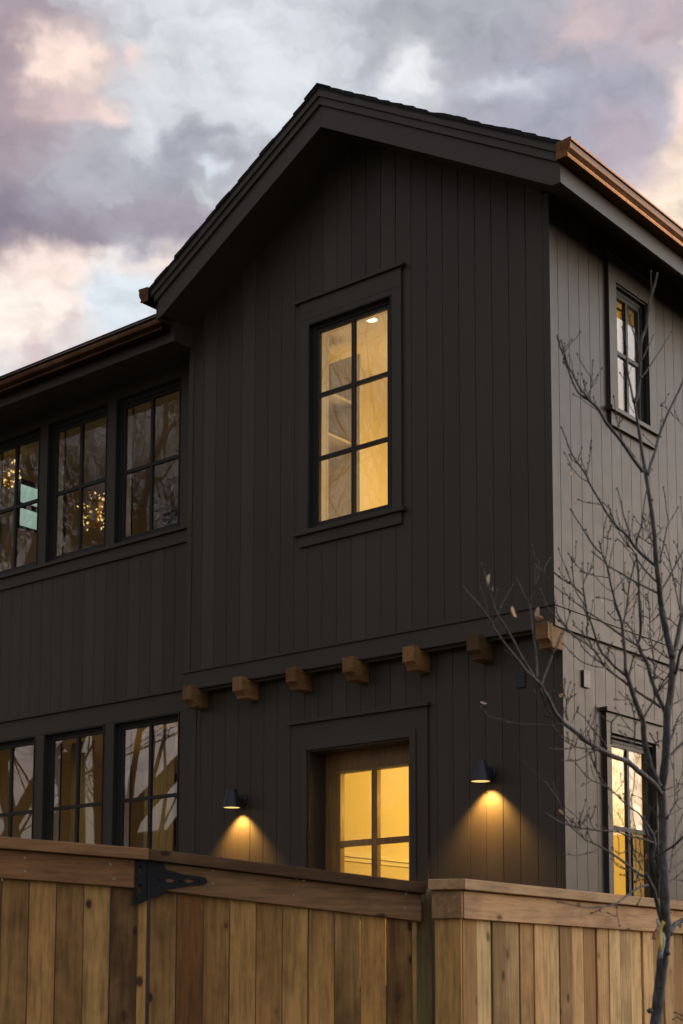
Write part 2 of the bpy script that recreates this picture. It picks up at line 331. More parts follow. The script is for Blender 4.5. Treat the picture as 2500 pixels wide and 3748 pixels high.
def split_build(mb, name, m, parent, **k):
    """link every loose piece of the bmesh as an object of its own"""
    bm = mb.bm; bm.verts.index_update(); seen = set(); out = []
    for v in list(bm.verts):
        if v in seen: continue
        st = [v]; comp = []; seen.add(v)
        while st:
            a = st.pop(); comp.append(a)
            for e in a.link_edges:
                b = e.other_vert(a)
                if b not in seen: seen.add(b); st.append(b)
        n = MB(); mp = {a: n.bm.verts.new(a.co) for a in comp}; fs = {f for a in comp for f in a.link_faces}
        for f in fs: n.bm.faces.new([mp[x] for x in f.verts])
        out.append(n.build(name, m, parent, **k))
    bm.free(); return out
def tag(o, label=None, cat=None, group=None, kind=None):
    if label: o['label'] = label
    if cat: o['category'] = cat
    if group: o['group'] = group
    if kind: o['kind'] = kind
    return o
def thing(name, label, cat, group=None):
    o = bpy.data.objects.new(name, None); COL.objects.link(o); o.empty_display_size = .2
    return tag(o, label, cat, group)
def place_base(root, loc):
    """move an empty to its base point, keeping its children where they are"""
    root.location = loc
    for c in root.children: c.location = c.location-Vector(loc)

TF = lambda y0: (lambda u, n, z: (u, y0-n, z))          # wall facing -Y
TR = lambda x0: (lambda u, n, z: (x0+n, u, z))          # wall facing +X

def siding(mb, T, u0, u1, z0, ztop, edges, holes, thick=.018, gap=.0034):
    """vertical nickel-gap boards with real grooves, cut round the openings"""
    cuts = sorted(set([u0, u1]+[e for e in edges if u0 < e < u1]+[h for H in holes for h in H[:2] if u0 < h < u1]))
    es = set(edges)
    zt = ztop if callable(ztop) else (lambda u: ztop)
    for a, b in zip(cuts, cuts[1:]):
        m = (a+b)/2; segs = [(z0, None)]
        for (h0, h1, k0, k1) in sorted(holes, key=lambda H: H[2]):
            if h0 < m < h1:
                lo, _ = segs.pop(); segs += [(lo, k0), (k1, None)]
        aa = a+(gap/2 if a in es else 0); bb = b-(gap/2 if b in es else 0)
        for lo, hi in segs:
            if hi is not None and hi <= lo: continue
            ha, hb = (zt(aa), zt(bb)) if hi is None else (hi, hi)
            if ha <= lo and hb <= lo: continue
            c = .0012
            ra = [T(aa, -thick, lo), T(bb, -thick, lo), T(bb, -thick, hb), T(aa, -thick, ha)]
            ca, cb = (c if a in es else 0), (c if b in es else 0)
            rm = [T(aa, -c, lo), T(bb, -c, lo), T(bb, -c, hb), T(aa, -c, ha)]
            rf = [T(aa+ca, 0, lo), T(bb-cb, 0, lo), T(bb-cb, 0, hb), T(aa+ca, 0, ha)]
            bm = mb.bm; V = [[bm.verts.new(p) for p in ring] for ring in (ra, rm, rf)]
            bm.faces.new(V[0][::-1]); bm.faces.new(V[2])
            for q in (0, 1):
                for i in range(4): bm.faces.new((V[q][i], V[q][(i+1) % 4], V[q+1][(i+1) % 4], V[q+1][i]))
def panel(mb, T, u0, u1, z0, z1, holes, n, th=.01, gtop=None):
    """flat wall layer with rectangular holes"""
    us = sorted(set([u0, u1]+[h for H in holes for h in H[:2] if u0 < h < u1])); 
    for a, b in zip(us, us[1:]):
        m = (a+b)/2; segs = [(z0, z1)]
        for H in sorted(holes, key=lambda H: H[2]):
            if H[0] < m < H[1]:
                lo, hi = segs.pop(); segs += [(lo, H[2]), (H[3], hi)]
        for lo, hi in segs:
            if hi > lo: mb.box(a, b, n-th, n, lo, hi, T)

# ------------------------------------------------------------------ ground
g = MB(); g.quad((-900, -900, 0), (900, -900, 0), (900, 900, 0), (-900, 900, 0)); tag(g.build('ground', 'lawn'), kind='structure')
g = MB(); g.box(-9, 1.3, -3.0, 9, -.2, .02); tag(g.build('patio', 'concrete'), kind='structure')
g = MB(); g.quad((-80, -26, .004), (80, -26, .004), (80, -18, .004), (-80, -18, .004)); tag(g.build('road', 'concrete'), kind='structure')

# ------------------------------------------------------------------ house shell
HOUSE = thing('house', 'dark grey board-sided two-storey house with front gable and lit windows', 'house')
def part(mb, name, m, **k): return mb.build(name, m, HOUSE, **k)

RX, RZ, SL = -1.775, 7.934, .583     # rake: lower edge at the ridge, slope
rake = lambda x: RZ-SL*abs(x-RX)
soff = lambda x: rake(x)+.054
YR = -.40                            # front plane of the rake
O_UP = (-2.223, -1.389, 4.925, 6.609)            # upper front window opening
O_DOOR = (-2.303, -1.300, .75, 3.204)
O_RU = (.890, 1.374, 5.615, 6.612)               # upper side window
O_RL = (.696, 1.348, 1.24, 3.162)                # lower side window
WY = .20                                         # wing wall plane
O_W1 = [(-4.699+.0-.951*k, -3.865-.951*k, 5.318, 6.677) for k in range(3)]
O_W0 = [(-4.650-.952*k, -3.824-.952*k, 2.305, 3.700) for k in range(3)]

e_up = [-.051-.1457*k for k in range(26)]
e_lo = [-.0732-.1424*k for k in range(27)]
e_rt = [.110+.1433*k for k in range(60)]
e_wg = [-3.921-.1485*k+.1485 for k in range(60)]
w = MB(); siding(w, TF(0), -3.52, -.051, 3.98, lambda u: soff(u)+.01, e_up, [O_UP]); part(w, 'wall', 'siding_paint')
w = MB(); siding(w, TF(.10), -3.54, -.045, .3, 3.85, e_lo, [O_DOOR]); part(w, 'wall', 'siding_paint')
w = MB(); siding(w, TR(0), .045, 8.0, 3.98, 6.975, e_rt, [O_RU]); part(w, 'wall', 'siding_paint')
w = MB(); siding(w, TR(-.004), .15, 8.0, .3, 3.83, e_rt, [O_RL]); part(w, 'wall', 'siding_paint')
w = MB(); siding(w, TF(WY), -7.1, -3.55, 3.90, 5.20, e_wg, []); part(w, 'wall', 'siding_paint')
w = MB(); siding(w, TF(WY), -7.1, -3.62, .3, 2.2, e_wg, []); part(w, 'wall', 'siding_paint')
# sheathing behind the boards (dark grooves)
w = MB()
panel(w, TF(0), -3.54, -.02, 3.80, 6.93, [O_UP], -.018); 
w.poly_prism([(-3.54, .018, 6.93), (-.02, .018, 6.93), (RX, .018, 7.97)], [(-3.54, .03, 6.93), (-.02, .03, 6.93), (RX, .03, 7.97)])
panel(w, TF(.10), -3.56, -.03, .0, 3.9, [O_DOOR], -.018)
panel(w, TR(0), .04, 8.0, 3.84, 7.0, [O_RU], -.018)
panel(w, TR(-.004), .14, 8.0, .0, 3.84, [O_RL], -.018)
panel(w, TF(WY), -7.1, -3.50, 3.86, 7.05, O_W1+[(-7.1, -6.72, 9, 9)], -.018)
panel(w, TF(WY), -7.1, -3.55, 0, 3.86, O_W0, -.018)
w.box(-3.56, -3.548, .0, .3, 3.8, 7.1)
part(w, 'sheathing', 'inner_dark')
# corner boards
w = MB()
w.box(-.0485, .004, -.006, .0, 3.985, soff(0)-.004); w.box(.0, .0065, -.0055, .045, 3.985, 6.97)
w.box(-3.575, -3.522, -.006, .21, 3.985, 6.98)
w.box(-.043, .002, .094, .10, .3, 3.83); w.box(-.003, .004, .095, .148, .3, 3.83)
w.box(-3.60, -3.542, .094, .215, .3, 3.83)
split_build(w, 'corner_board', 'trim_paint', HOUSE, bevel=.0015)
# belt board at the storey line, with its drip cap
w = MB()
w.box(-3.58, .022, -.022, -.001, 3.820, 3.962); w.box(-3.60, .030, -.034, -.001, 3.9625, 3.982)
w.box(.0015, .022, -.0005, 8, 3.820, 3.962); w.box(.0015, .030, -.0005, 8, 3.9625, 3.982)
w.box(-3.58, .0, .0, .12, 3.822, 3.86)
part(w, 'belt_board', 'trim_paint', bevel=.002)

# wing trims
w = MB()
w.box(-7.1, -3.752, WY-.021, WY-.0015, 6.677, 6.99)            # head band upper
for a, b in [(-3.865, -3.577)]+[(O_W1[k+1][1], O_W1[k][0]) for k in range(2)]+[(-7.1, O_W1[2][0])]:
    w.box(a+.0005, b-.0005, WY-.020, WY-.0015, 5.3185, 6.6765)
w.box(-3.752, -3.577, WY-.0205, WY-.0015, 6.678, 6.99)
w.box(-7.1, -3.578, WY-.045, WY-.0015, 5.288, 5.3175)          # sill band
w.box(-7.1, -3.578, WY-.020, WY-.0015, 5.178, 5.2875)          # apron
part(w, 'window_band', 'trim_paint', bevel=.002)
w = MB()
w.box(-7.1, -3.602, WY-.020, WY-.0015, 3.702, 3.878); w.box(-7.1, -3.602, WY-.042, WY-.0015, 3.8785, 3.905)
for a, b in [(-3.824, -3.602)]+[(O_W0[k+1][1], O_W0[k][0]) for k in range(2)]+[(-7.1, O_W0[2][0])]:
    w.box(a+.0005, b-.0005, WY-.019, WY-.0015, 2.306, 3.7015)
w.box(-7.1, -3.602, WY-.045, WY-.0015, 2.27, 2.305); w.box(-7.1, -3.602, WY-.020, WY-.0015, 2.16, 2.2695)
part(w, 'window_band', 'trim_paint', bevel=.002)

# ---- roof of the gabled bay
XR0, XR1 = -3.60, .346
def band(mb, z0, z1, y0, y1, xa=XR0, xb=XR1):
    """board following both rake slopes, z0..z1 measured above the rake's lower edge"""
    L = lambda x, dz: (x, rake(x)+dz)
    pts = [L(xa, z0), L(RX, z0), L(xb, z0), L(xb, z1), L(RX, z1), L(xa, z1)]
    # two halves so that every prism stays convex
    for h in ((0, 1, 4, 5), (1, 2, 3, 4)):
        q = [pts[i] for i in h]; mb.poly_prism([(x, y0, z) for x, z in q], [(x, y1, z) for x, z in q])
w = MB()
for side in (0, 1):
    if side == 0: q = [(-3.552, rake(-3.552)+.01), (-3.50, rake(-3.50)), (RX, RZ), (RX, RZ+.1745), (-3.552, rake(-3.552)+.1745)]
    else: q = [(RX, RZ), (.275, rake(.275)), (XR1, rake(.275)), (XR1, rake(XR1)+.1745), (RX, RZ+.1745)]
    w.poly_prism([(x, YR, z) for x, z in q], [(x, YR+.022, z) for x, z in q])
part(w, 'rake_board', 'trim_paint', bevel=.0015)
w = MB(); band(w, .175, .2365, YR-.019, YR+.022, -3.585, .338); band(w, .237, .285, YR-.034, YR+.022, -3.61, .338)
part(w, 'rake_moulding', 'trim_paint', bevel=.0015)
w = MB(); band(w, .054, .070, YR+.0225, 8.0, -3.55, .325)
part(w, 'soffit', 'trim_paint')
w = MB()
w.box(XR1-.020, XR1, YR+.0225, 8.0, 6.737, 7.0); w.box(-3.60, -3.58, YR+.0225, .19, 6.92, 7.16)
part(w, 'fascia', 'trim_paint', bevel=.0015)
w = MB(); w.box(.02, XR1-.0205, YR+.03, 8.0, 6.80, 6.806)      # dark level eave lining
w.poly_prism([(.02, YR+.024, 6.8), (.326, YR+.024, 6.8), (.326, YR+.024, 6.86), (.02, YR+.024, 6.95)], [(.02, YR+.03, 6.8), (.326, YR+.03, 6.8), (.326, YR+.03, 6.86), (.02, YR+.03, 6.95)]) if 0 else None
w.bm.clear() if 0 else None
w.bm.free()
w = MB(); band(w, .2855, .294, YR-.036, 8.0, -3.64, .375)
part(w, 'roof_deck', 'trim_paint')
# shingle courses, each course its own slab with a raised butt edge
w = MB(); rs = random.Random(3)
for side in (-1, 1):
    ln = (RX-(-3.66)) if side < 0 else (.40-RX); nC = int(ln/.118)+1
    for k in range(nC):
        s0, s1 = k*ln/nC-.02, (k+1)*ln/nC+.012
        s0 = max(s0, 0)
        for seg in range(1):
            x0, x1 = RX+side*s0, RX+side*s1; j = rs.uniform(-.004, .007)
            y0 = YR-.046+rs.uniform(-.006, .006)
            zb0, zb1 = rake(x0)+.2945, rake(x1)+.2945
            q = [(x0, zb0), (x1, zb1), (x1, zb1+.030+j), ((x0+x1)/2, (zb0+zb1)/2+.026+j+rs.uniform(-.004, .004)), (x0, zb0+.020+j)]
            w.poly_prism([(x, y0, z) for x, z in q], [(x, 8.0, z) for x, z in q])
cz = RZ+.2945
cp_ = [(-.13, .028-.0758), (0, .028), (.13, .028-.0758), (.13, .040-.0758), (0, .042), (-.13, .040-.0758)]
for q in ((0, 1, 4, 5), (1, 2, 3, 4)): w.poly_prism([(RX+cp_[i][0], YR-.050, cz+cp_[i][1]) for i in q], [(RX+cp_[i][0], 8, cz+cp_[i][1]) for i in q])
part(w, 'roof', 'shingle')

# ---- wing eave
WF = -.22
w = MB(); w.box(-7.4, -3.5425, WF, WF+.02, 6.774, 6.995); part(w, 'fascia', 'trim_paint', bevel=.0015)
w = MB(); w.box(-3.563, -3.543, WF+.0205, -.0065, 6.774, 6.99); w.box(-3.61, -3.5635, WF+.0205, WY, 6.80, 6.99); part(w, 'cornice_return', 'trim_paint', bevel=.0015)
w = MB()
w.box(-7.4, -3.5645, WF+.0205, -.062, 6.800, 6.812); w.box(-7.4, -3.5645, -.055, .06, 6.800, 6.812); w.box(-7.4, -3.5765, .067, WY-.022, 6.800, 6.812); w.box(-7.4, -3.57, WF+.0205, WY-.03, 6.8125, 6.82)
w.box(-7.4, -3.58, WY-.06, WY-.0215, 6.775, 6.7995)
part(w, 'soffit', 'trim_paint', bevel=.001)
w = MB()
for k in range(24):
    y0, y1 = WF-.06+k*.14, WF-.06+(k+1)*.14+.01; z0, z1 = 7.01+k*.07, 7.01+(k+1)*.07+.005
    w.poly_prism([(-7.45, y0, z0), (-7.45, y1, z1), (-7.45, y1, z1+.012), (-7.45, y0, z0+.03)], [(-3.66, y0, z0), (-3.66, y1, z1), (-3.66, y1, z1+.012), (-3.66, y0, z0+.03)])
w.box(-7.4, -3.66, 3.0, 8, 0.4, 8.6)
part(w, 'roof', 'shingle')

# ---- copper gutters: ogee profile (out, up), open trough
GP = [(0, .112), (0, 0), (.076, 0), (.084, .003), (.087, .010), (.085, .016), (.079, .020), (.083, .030), (.093, .044), (.103, .058), (.106, .078), (.105, .099), (.100, .106), (.112, .111), (.115, .119), (.109, .125), (.101, .121), (.096, .108), (.098, .096), (.099, .080), (.095, .062), (.085, .048), (.074, .030), (.072, .008), (.006, .006), (.006, .112)]
def gutter(fn, s0, s1, name):
    """fn(out, s, up) -> point, s runs along the eave"""
    mb = MB(); ss = [s0+(s1-s0)*k/12 for k in range(13)]; rings = [[mb.bm.verts.new(fn(o, s, u)) for o, u in GP] for s in ss]
    for A, B in zip(rings, rings[1:]):
        for i in range(len(GP)): mb.bm.faces.new((A[i], A[(i+1) % len(GP)], B[(i+1) % len(GP)], B[i]))
    o = mb.build(name, 'copper', HOUSE)
    for s, e in ((s0, 1), (s1, -1)):
        mc = MB(); outl = [(0, .118), (0, -.001), (.077, -.001), (.0855, .0025), (.0885, .010), (.0865, .017), (.081, .0205), (.085, .030), (.0945, .043), (.1045, .0575), (.1075, .078), (.1065, .099), (.102, .105), (.1135, .110), (.1165, .119), (.110, .1265)]
        d = .0025*(1 if s1 > s0 else -1)*(-e)
        mc.poly_prism([fn(a, s, b) for a, b in outl], [fn(a, s+d, b) for a, b in outl])
        rimd = .006*(1 if s1 > s0 else -1)*e
        for (a0, b0), (a1, b1) in zip(outl[:-1], outl[1:]):
            mc.tube([fn(a0, s, b0), fn(a1, s, b1)], [.0028, .0028], 5)
        mc.build('end_cap', 'copper', o)
gutter(lambda o, s, u: (XR1+.001+o, s, 6.872+u), -.452, 8.0, 'gutter')
gutter(lambda o, s, u: (-3.622-o, s, 7.070+u), -.452, .9, 'gutter')
gutter(lambda o, s, u: (s, WF-.001-o, 6.862+u), -3.600, -7.4, 'gutter')

# ---- corbels under the overhang
cp = [(-.02, 3.838), (-.02, 3.836), (-.10, 3.836), (-.102, 3.830), (-.102, 3.722), (-.088, 3.716), (-.072, 3.706), (-.060, 3.694), (-.052, 3.680), (-.050, 3.668), (.098, 3.668), (.098, 3.818), (-.02, 3.818)]
cp = [(-.0345, 3.8365), (-.102, 3.8365), (-.102, 3.722), (-.088, 3.717), (-.072, 3.707), (-.060, 3.694), (-.052, 3.680), (-.050, 3.666), (.098, 3.666), (.098, 3.8185), (-.0345, 3.8185)]
for k in range(7):
    x0 = -3.508+.5695*k; mb = MB()
    mb.poly_prism([(x0, y, z) for y, z in cp], [(x0+.103, y, z) for y, z in cp])
    mb.build('corbel', 'corbel_wood', HOUSE, bevel=.003)

# ------------------------------------------------------------------ windows
def window(T, op, gl, cols, rows, gn, mat_glass, casing=None, name='window', muntin=.030, proud=.026):
    """sash + brick mould in the opening, pane, muntins; gn = depth of the glass plane"""
    u0, u1, z0, z1 = op; g0, g1, h0, h1 = gl
    mb = MB()
    def ring(a0, a1, b0, b1, c0, c1, d0, d1, n0, n1):   # frame between outer a/b.. and inner c/d rectangles
        mb.box(a0, c0, n0, n1, b0, b1, T); mb.box(c1, a1, n0, n1, b0, b1, T); mb.box(c0, c1, n0, n1, b0, d0, T); mb.box(c0, c1, n0, n1, d1, b1, T)
    e = .012
    ring(u0+.001, u1-.001, z0+.001, z1-.001, u0+e, u1-e, z0+e, z1-e, -.062, proud)       # thin brick mould
    ring(u0+e, u1-e, z0+e, z1-e, g0-.030, g1+.030, h0-.030, h1+.030, -.060, gn+.022*proud/.026)    # fixed frame
    ring(g0-.030, g1+.030, h0-.030, h1+.030, g0, g1, h0, h1, -.058, gn+.012*proud/.026)            # sash
    f = mb.build(name, 'sash_paint', HOUSE, bevel=.0015)
    p = MB(); p.box(g0-.003, g1+.003, gn-.006, gn-.002, h0-.003, h1+.003, T); p.build('pane', mat_glass, f)
    m = MB()
    for k in range(1, cols):
        c = g0+(g1-g0)*k/cols; m.box(c-muntin/2, c+muntin/2, gn-.0015, gn+.010, h0, h1, T); m.box(c-muntin/2, c+muntin/2, gn-.02, gn-.0065, h0, h1, T)
    for k in range(1, rows):
        c = h0+(h1-h0)*k/rows
        for j in range(cols):
            a = g0+(g1-g0)*j/cols+(muntin/2 if j else 0); b = g0+(g1-g0)*(j+1)/cols-(muntin/2 if j < cols-1 else 0)
            m.box(a+.0002, b-.0002, gn-.0015, gn+.0095, c-muntin/2, c+muntin/2, T); m.box(a+.0002, b-.0002, gn-.02, gn-.0065, c-muntin/2, c+muntin/2, T)
    m.build('muntin', 'sash_paint', f)
    if casing: casing(T, f)
    return f
def casing_up(T, f):
    m = MB()
    m.box(-2.318, -2.2235, .0005, .022, 4.9265, 6.650, T); m.box(-1.3885, -1.296, .0005, .022, 4.9265, 6.650, T)
    m.box(-2.318, -1.296, .0005, .022, 6.6505, 6.800, T); m.box(-2.2235, -1.3885, .0005, .0215, 6.610, 6.650, T)
    m.box(-2.310, -1.300, .0005, .022, 4.800, 4.889, T)
    m.build('casing', 'trim_paint', f, bevel=.0015)
    m = MB(); m.box(-2.362, -1.262, .0005, .044, 6.8005, 6.824, T); m.build('cap', 'trim_paint', f, bevel=.002)
    m = MB(); m.box(-2.358, -1.262, .0005, .048, 4.890, 4.924, T); m.build('sill', 'trim_paint', f, bevel=.002)
window(TF(0), O_UP, (-2.147, -1.466, 4.990, 6.536), 2, 3, -.040, 'glass_front', casing_up)
def casing_ru(T, f):
    m = MB()
    m.box(.777, .8895, .0005, .030, 5.6155, 6.640, T); m.box(1.3745, 1.487, .0005, .030, 5.6155, 6.640, T)
    m.box(.777, 1.487, .0005, .030, 6.6405, 6.790, T); m.box(.8895, 1.3745, .0005, .0295, 6.613, 6.640, T)
    m.box(.785, 1.480, .0005, .028, 5.478, 5.581, T); m.build('casing', 'trim_paint', f, bevel=.0015)
    m = MB(); m.box(.755, 1.51, .0005, .045, 6.7905, 6.812, T); m.build('cap', 'trim_paint', f, bevel=.002)
    m = MB(); m.box(.752, 1.512, .0005, .056, 5.5815, 5.6145, T); m.build('sill', 'trim_paint', f, bevel=.002)
window(TR(0), O_RU, (.938, 1.306, 5.665, 6.540), 2, 2, -.028, 'glass_side', casing_ru, proud=.014)
def casing_rl(T, f):
    m = MB()
    m.box(.628, .6955, .0005, .034, 1.24, 3.175, T); m.box(1.3485, 1.428, .0005, .034, 1.24, 3.175, T)
    m.box(.628, 1.428, .0005, .034, 3.1755, 3.318, T)
    m.box(.64, 1.42, .0005, .028, 1.10, 1.205, T); m.build('casing', 'trim_paint', f, bevel=.0015)
    m = MB(); m.box(.600, 1.462, .0005, .058, 3.3185, 3.350, T); m.build('cap', 'trim_paint', f, bevel=.002)
    m = MB(); m.box(.60, 1.45, .0005, .056, 1.206, 1.239, T); m.build('sill', 'trim_paint', f, bevel=.002)
window(TR(-.004), O_RL, (.742, 1.290, 1.330, 3.095), 2, 3, -.028, 'glass_clear', casing_rl, proud=.014)
for k in range(3):
    u0, u1, z0, z1 = O_W1[k]; window(TF(WY), O_W1[k], (u0+.073, u1-.071, 5.388, 6.592), 2, 2, -.040, 'glass_wavy')
    u0, u1, z0, z1 = O_W0[k]; window(TF(WY), O_W0[k], (u0+.073, u1-.071, 2.378, 3.636), 2, 2, -.040, 'glass_front')

# ---- door
T = TF(.10); m = MB()
m.box(-2.303-.058, -2.3035, .0, .030, .75, 3.204, T); m.box(-1.2995, -1.245, .0, .030, .75, 3.204, T); m.box(-2.361, -1.245, .0, .030, 3.2045, 3.258, T)
m.box(-2.457, -2.3615, .0, .019, .75, 3.258, T); m.box(-1.2445, -1.143, .0, .019, .75, 3.258, T); m.box(-2.457, -1.143, .0, .019, 3.2585, 3.418, T)
m.box(-2.498, -1.121, .0, .046, 3.4185, 3.444, T)
m.box(-2.3025, -2.290, -.19, .012, .75, 3.203, T); m.box(-1.3135, -1.3005, -.19, .012, .75, 3.203, T); m.box(-2.2895, -1.314, -.19, .012, 3.192, 3.203, T)
DOOR = m.build('door', 'trim_paint', HOUSE, bevel=.0015)
T = TF(.285); m = MB()
gz = [(2.503, 3.031), (1.935, 2.456), (1.367, 1.888)]
m.box(-2.2895, -2.150, -.045, 0, .76, 3.191, T); m.box(-1.440, -1.314, -.045, 0, .76, 3.191, T)
m.box(-2.1495, -1.4405, -.045, 0, 3.050, 3.191, T); m.box(-2.1495, -1.4405, -.045, 0, .76, 1.345, T)
m.box(-2.1495, -2.127, -.042, .012, 1.345, 3.0495, T); m.box(-1.463, -1.4405, -.042, .012, 1.345, 3.0495, T)
m.box(-2.1265, -1.4635, -.042, .010, 3.031, 3.0495, T); m.box(-1.822, -1.768, -.042, .008, 1.345, 3.0305, T)
for a in (2.4565, 1.8885, 1.345):
    for x0, x1 in ((-2.1265, -1.8225), (-1.7675, -1.4635)): m.box(x0, x1, -.042, .007, a, a+.046, T)
leaf = m.build('door_leaf', 'door_wood', DOOR, bevel=.003)
m = MB(); m.box(-2.14, -1.45, -.024, -.018, 1.35, 3.04, T); m.build('pane', 'glass_door', DOOR)

# ------------------------------------------------------------------ rooms behind the glass
def room(x0, x1, y0, y1, z0, z1, holes_f, holes_r, ydf, m='plaster', ceil='inner_white', floor='inner_floor', backholes=None, west=None):
    w = MB()
    if backholes: panel(w, TF(y1), x0, x1, z0, z1, backholes, 0, .02)
    else: w.box(x0, x1, y1, y1+.02, z0, z1)
    if west: panel(w, TR(x0), y0, y1, z0, z1, [west], 0, .02)
    else: w.box(x0-.02, x0, y0, y1, z0, z1)
    if holes_r is None: w.box(x1, x1+.02, y0, y1, z0, z1)
    else: panel(w, TR(x1), y0, y1, z0, z1, holes_r, .02, .02)
    panel(w, TF(y0), x0, x1, z0, z1, holes_f, .02, .02)
    w.build('inner_wall', m, HOUSE)
    w = MB(); w.box(x0-.02, x1+.02, y0-.02, y1+.02, z1+.0005, z1+.03); w.build('ceiling', ceil, HOUSE)
    w = MB(); w.box(x0-.02, x1+.02, y0-.02, y1+.02, z0-.03, z0-.0005); w.build('floor', floor, HOUSE)
def jamb(T, op, n0, n1, m='inner_white'):
    u0, u1, z0, z1 = op; w = MB(); e = .012
    w.box(u0-e, u0, n0, n1, z0-e, z1+e, T); w.box(u1, u1+e, n0, n1, z0-e, z1+e, T); w.box(u0, u1, n0, n1, z1, z1+e, T); w.box(u0, u1, n0, n1, z0-e, z0, T)
    w.build('jamb_lining', m, HOUSE)
room(-2.62, -.20, .22, 3.6, 4.15, 6.72, [O_UP], [O_RU], 0)
room(-2.52, -.20, .34, 3.6, .74, 3.66, [O_DOOR], [O_RL], .10)
jamb(TF(0), O_UP, -.20, -.063); jamb(TR(0), O_RU, -.22, -.063); jamb(TR(0), O_RL, -.22, -.068); jamb(TF(.1), (-2.30, -1.303, .75, 3.2), -.24, -.235)
BW = [(-6.95, -6.05, 5.45, 6.55)]
room(-7.04, -3.62, .40, 3.9, 4.15, 6.78, [(a, b, c, d) for a, b, c, d in O_W1], None, .2, 'plaster', 'inner_white', 'inner_floor', west=(.93, 1.58, 6.12, 6.66))
O_WW = (.93, 1.58, 6.12, 6.66)
w = MB(); panel(w, lambda u, n, z: (-7.1-n, u, z), .22, 8.0, .3, 7.0, [O_WW], 0, .02); w.build('wall', 'siding_paint', HOUSE)
window(lambda u, n, z: (-7.1-n, u, z), O_WW, (.97, 1.54, 6.16, 6.62), 2, 2, -.02, 'glass_green', muntin=.05)
room(-7.04, -3.64, .40, 3.9, .74, 3.75, [(a, b, c, d) for a, b, c, d in O_W0], None, .2, 'plaster', 'inner_white')
for o in O_W1+O_W0: jamb(TF(WY), o, -.20, -.063, 'inner_white')
def lamp(name, loc, e, c=(1.0, .58, .12), rad=.12):
    l = bpy.data.lights.new(name, 'POINT'); l.energy = e; l.color = c; l.shadow_soft_size = rad
    o = bpy.data.objects.new(name, l); COL.objects.link(o); o.location = loc; return o
# ------- inside: lamps and fittings that show through the glass
def downlight(loc, label, r=.045):
    t = thing('downlight', label, 'ceiling light'); 
    m = MB(); m.lathe([(r, 0), (r, -.006), (r*1.3, -.008), (r*1.35, 0)], loc, 28); m.build('trim_ring', 'inner_white', t)
    m = MB(); m.lathe([(.001, -.004), (r, -.004)], loc, 28); m.build('lens', 'downlight_glow', t)
    place_base(t, loc)
downlight((-1.93, .42, 6.72), 'small round ceiling light glowing behind the tall upper gable window')
lamp('upper_room_light', (-1.72, 1.35, 5.6), 42, (1.0, .60, .16), .45)
lamp('lower_room_light', (-1.1, 1.9, 3.0), 66, (1.0, .60, .11))
lamp('wing_upper_light', (-4.0, 2.2, 6.0), 3.6, (1.0, .55, .12))
lamp('wing_lower_light', (-4.9, 1.6, 2.9), 5.5, (1.0, .50, .08))

BC = thing('bookcase', 'cream built-in shelves standing behind the left panes of the upper gable window', 'shelves')
m = MB(); m.box(-2.60, -2.59, .26, .66, 4.16, 6.60); m.box(-2.60, -2.25, .66, .68, 4.16, 6.60); m.box(-2.60, -2.25, .25, .262, 4.16, 6.6); m.build('side_panel', 'inner_white', BC)
for z in (4.6, 5.05, 5.815, 6.165):
    m = MB(); m.box(-2.59, -2.30, .263, .659, z, z+.022); m.build('shelf', 'inner_white', BC)
place_base(BC, (-2.43, .46, 4.16))
# wainscot and hook in the lower room
m = MB(); m.box(-2.52, -2.505, .345, 3.59, .75, 2.44); m.build('wainscot', 'plaster', HOUSE)
m = MB(); m.box(-2.52, -2.472, .345, 3.59, 2.4405, 2.475); m.box(-2.505, -2.49, .345, 3.59, 2.405, 2.4395); m.build('wainscot_cap', 'inner_white', HOUSE)
TB = thing('wall_hook', 'small brass hook rail on the yellow wall seen low in the door glass', 'hook')
m = MB(); m.tube([(-2.50, .90, 2.215), (-2.46, .90, 2.215), (-2.45, .90, 2.215), (-2.45, 1.02, 2.222)], [.007]*4, 8); m.build('rail', 'brass', TB)
m = MB(); m.lathe([(.001, -.013), (.012, -.006), (.012, .006), (.001, .013)], (-2.45, 1.03, 2.222), 12); m.build('knob', 'brass', TB)
m = MB(); m.tube([(-2.45, .92, 2.215), (-2.45, .885, 2.14)], [.005, .005], 6); m.tube([(-2.45, .93, 2.215), (-2.45, .965, 2.14)], [.005, .005], 6); m.build('hook', 'brass', TB)
place_base(TB, (-2.50, .90, 2.215))
# curtains of the lower wing
def curtain(x0, x1, y, z0, z1, label):
    mb = MB(); n = 40; A = []; B = []
    for k in range(n+1):
        x = x0+(x1-x0)*k/n; yy = y+.03*math.sin(k*1.25)+.012*math.sin(k*.6+1)
        A.append(mb.bm.verts.new((x, yy, z0))); B.append(mb.bm.verts.new((x+.0, yy*.5+y*.5, z1)))
    for k in range(n): mb.bm.faces.new((A[k], A[k+1], B[k+1], B[k]))
    o = mb.build('curtain', 'curtain', None, smooth=True, recalc=False, origin=((x0+x1)/2, y, z0)); tag(o, label, 'curtain', 'curtains in the lower left windows')
    md = o.modifiers.new('thickness', 'SOLIDIFY'); md.thickness = .004
curtain(-4.62, -4.22, .52, .8, 3.66, 'ochre curtain hanging at the left of the ground-floor window nearest the door')
curtain(-5.62, -5.28, .52, .8, 3.66, 'ochre curtain hanging at the left of the middle ground-floor window')
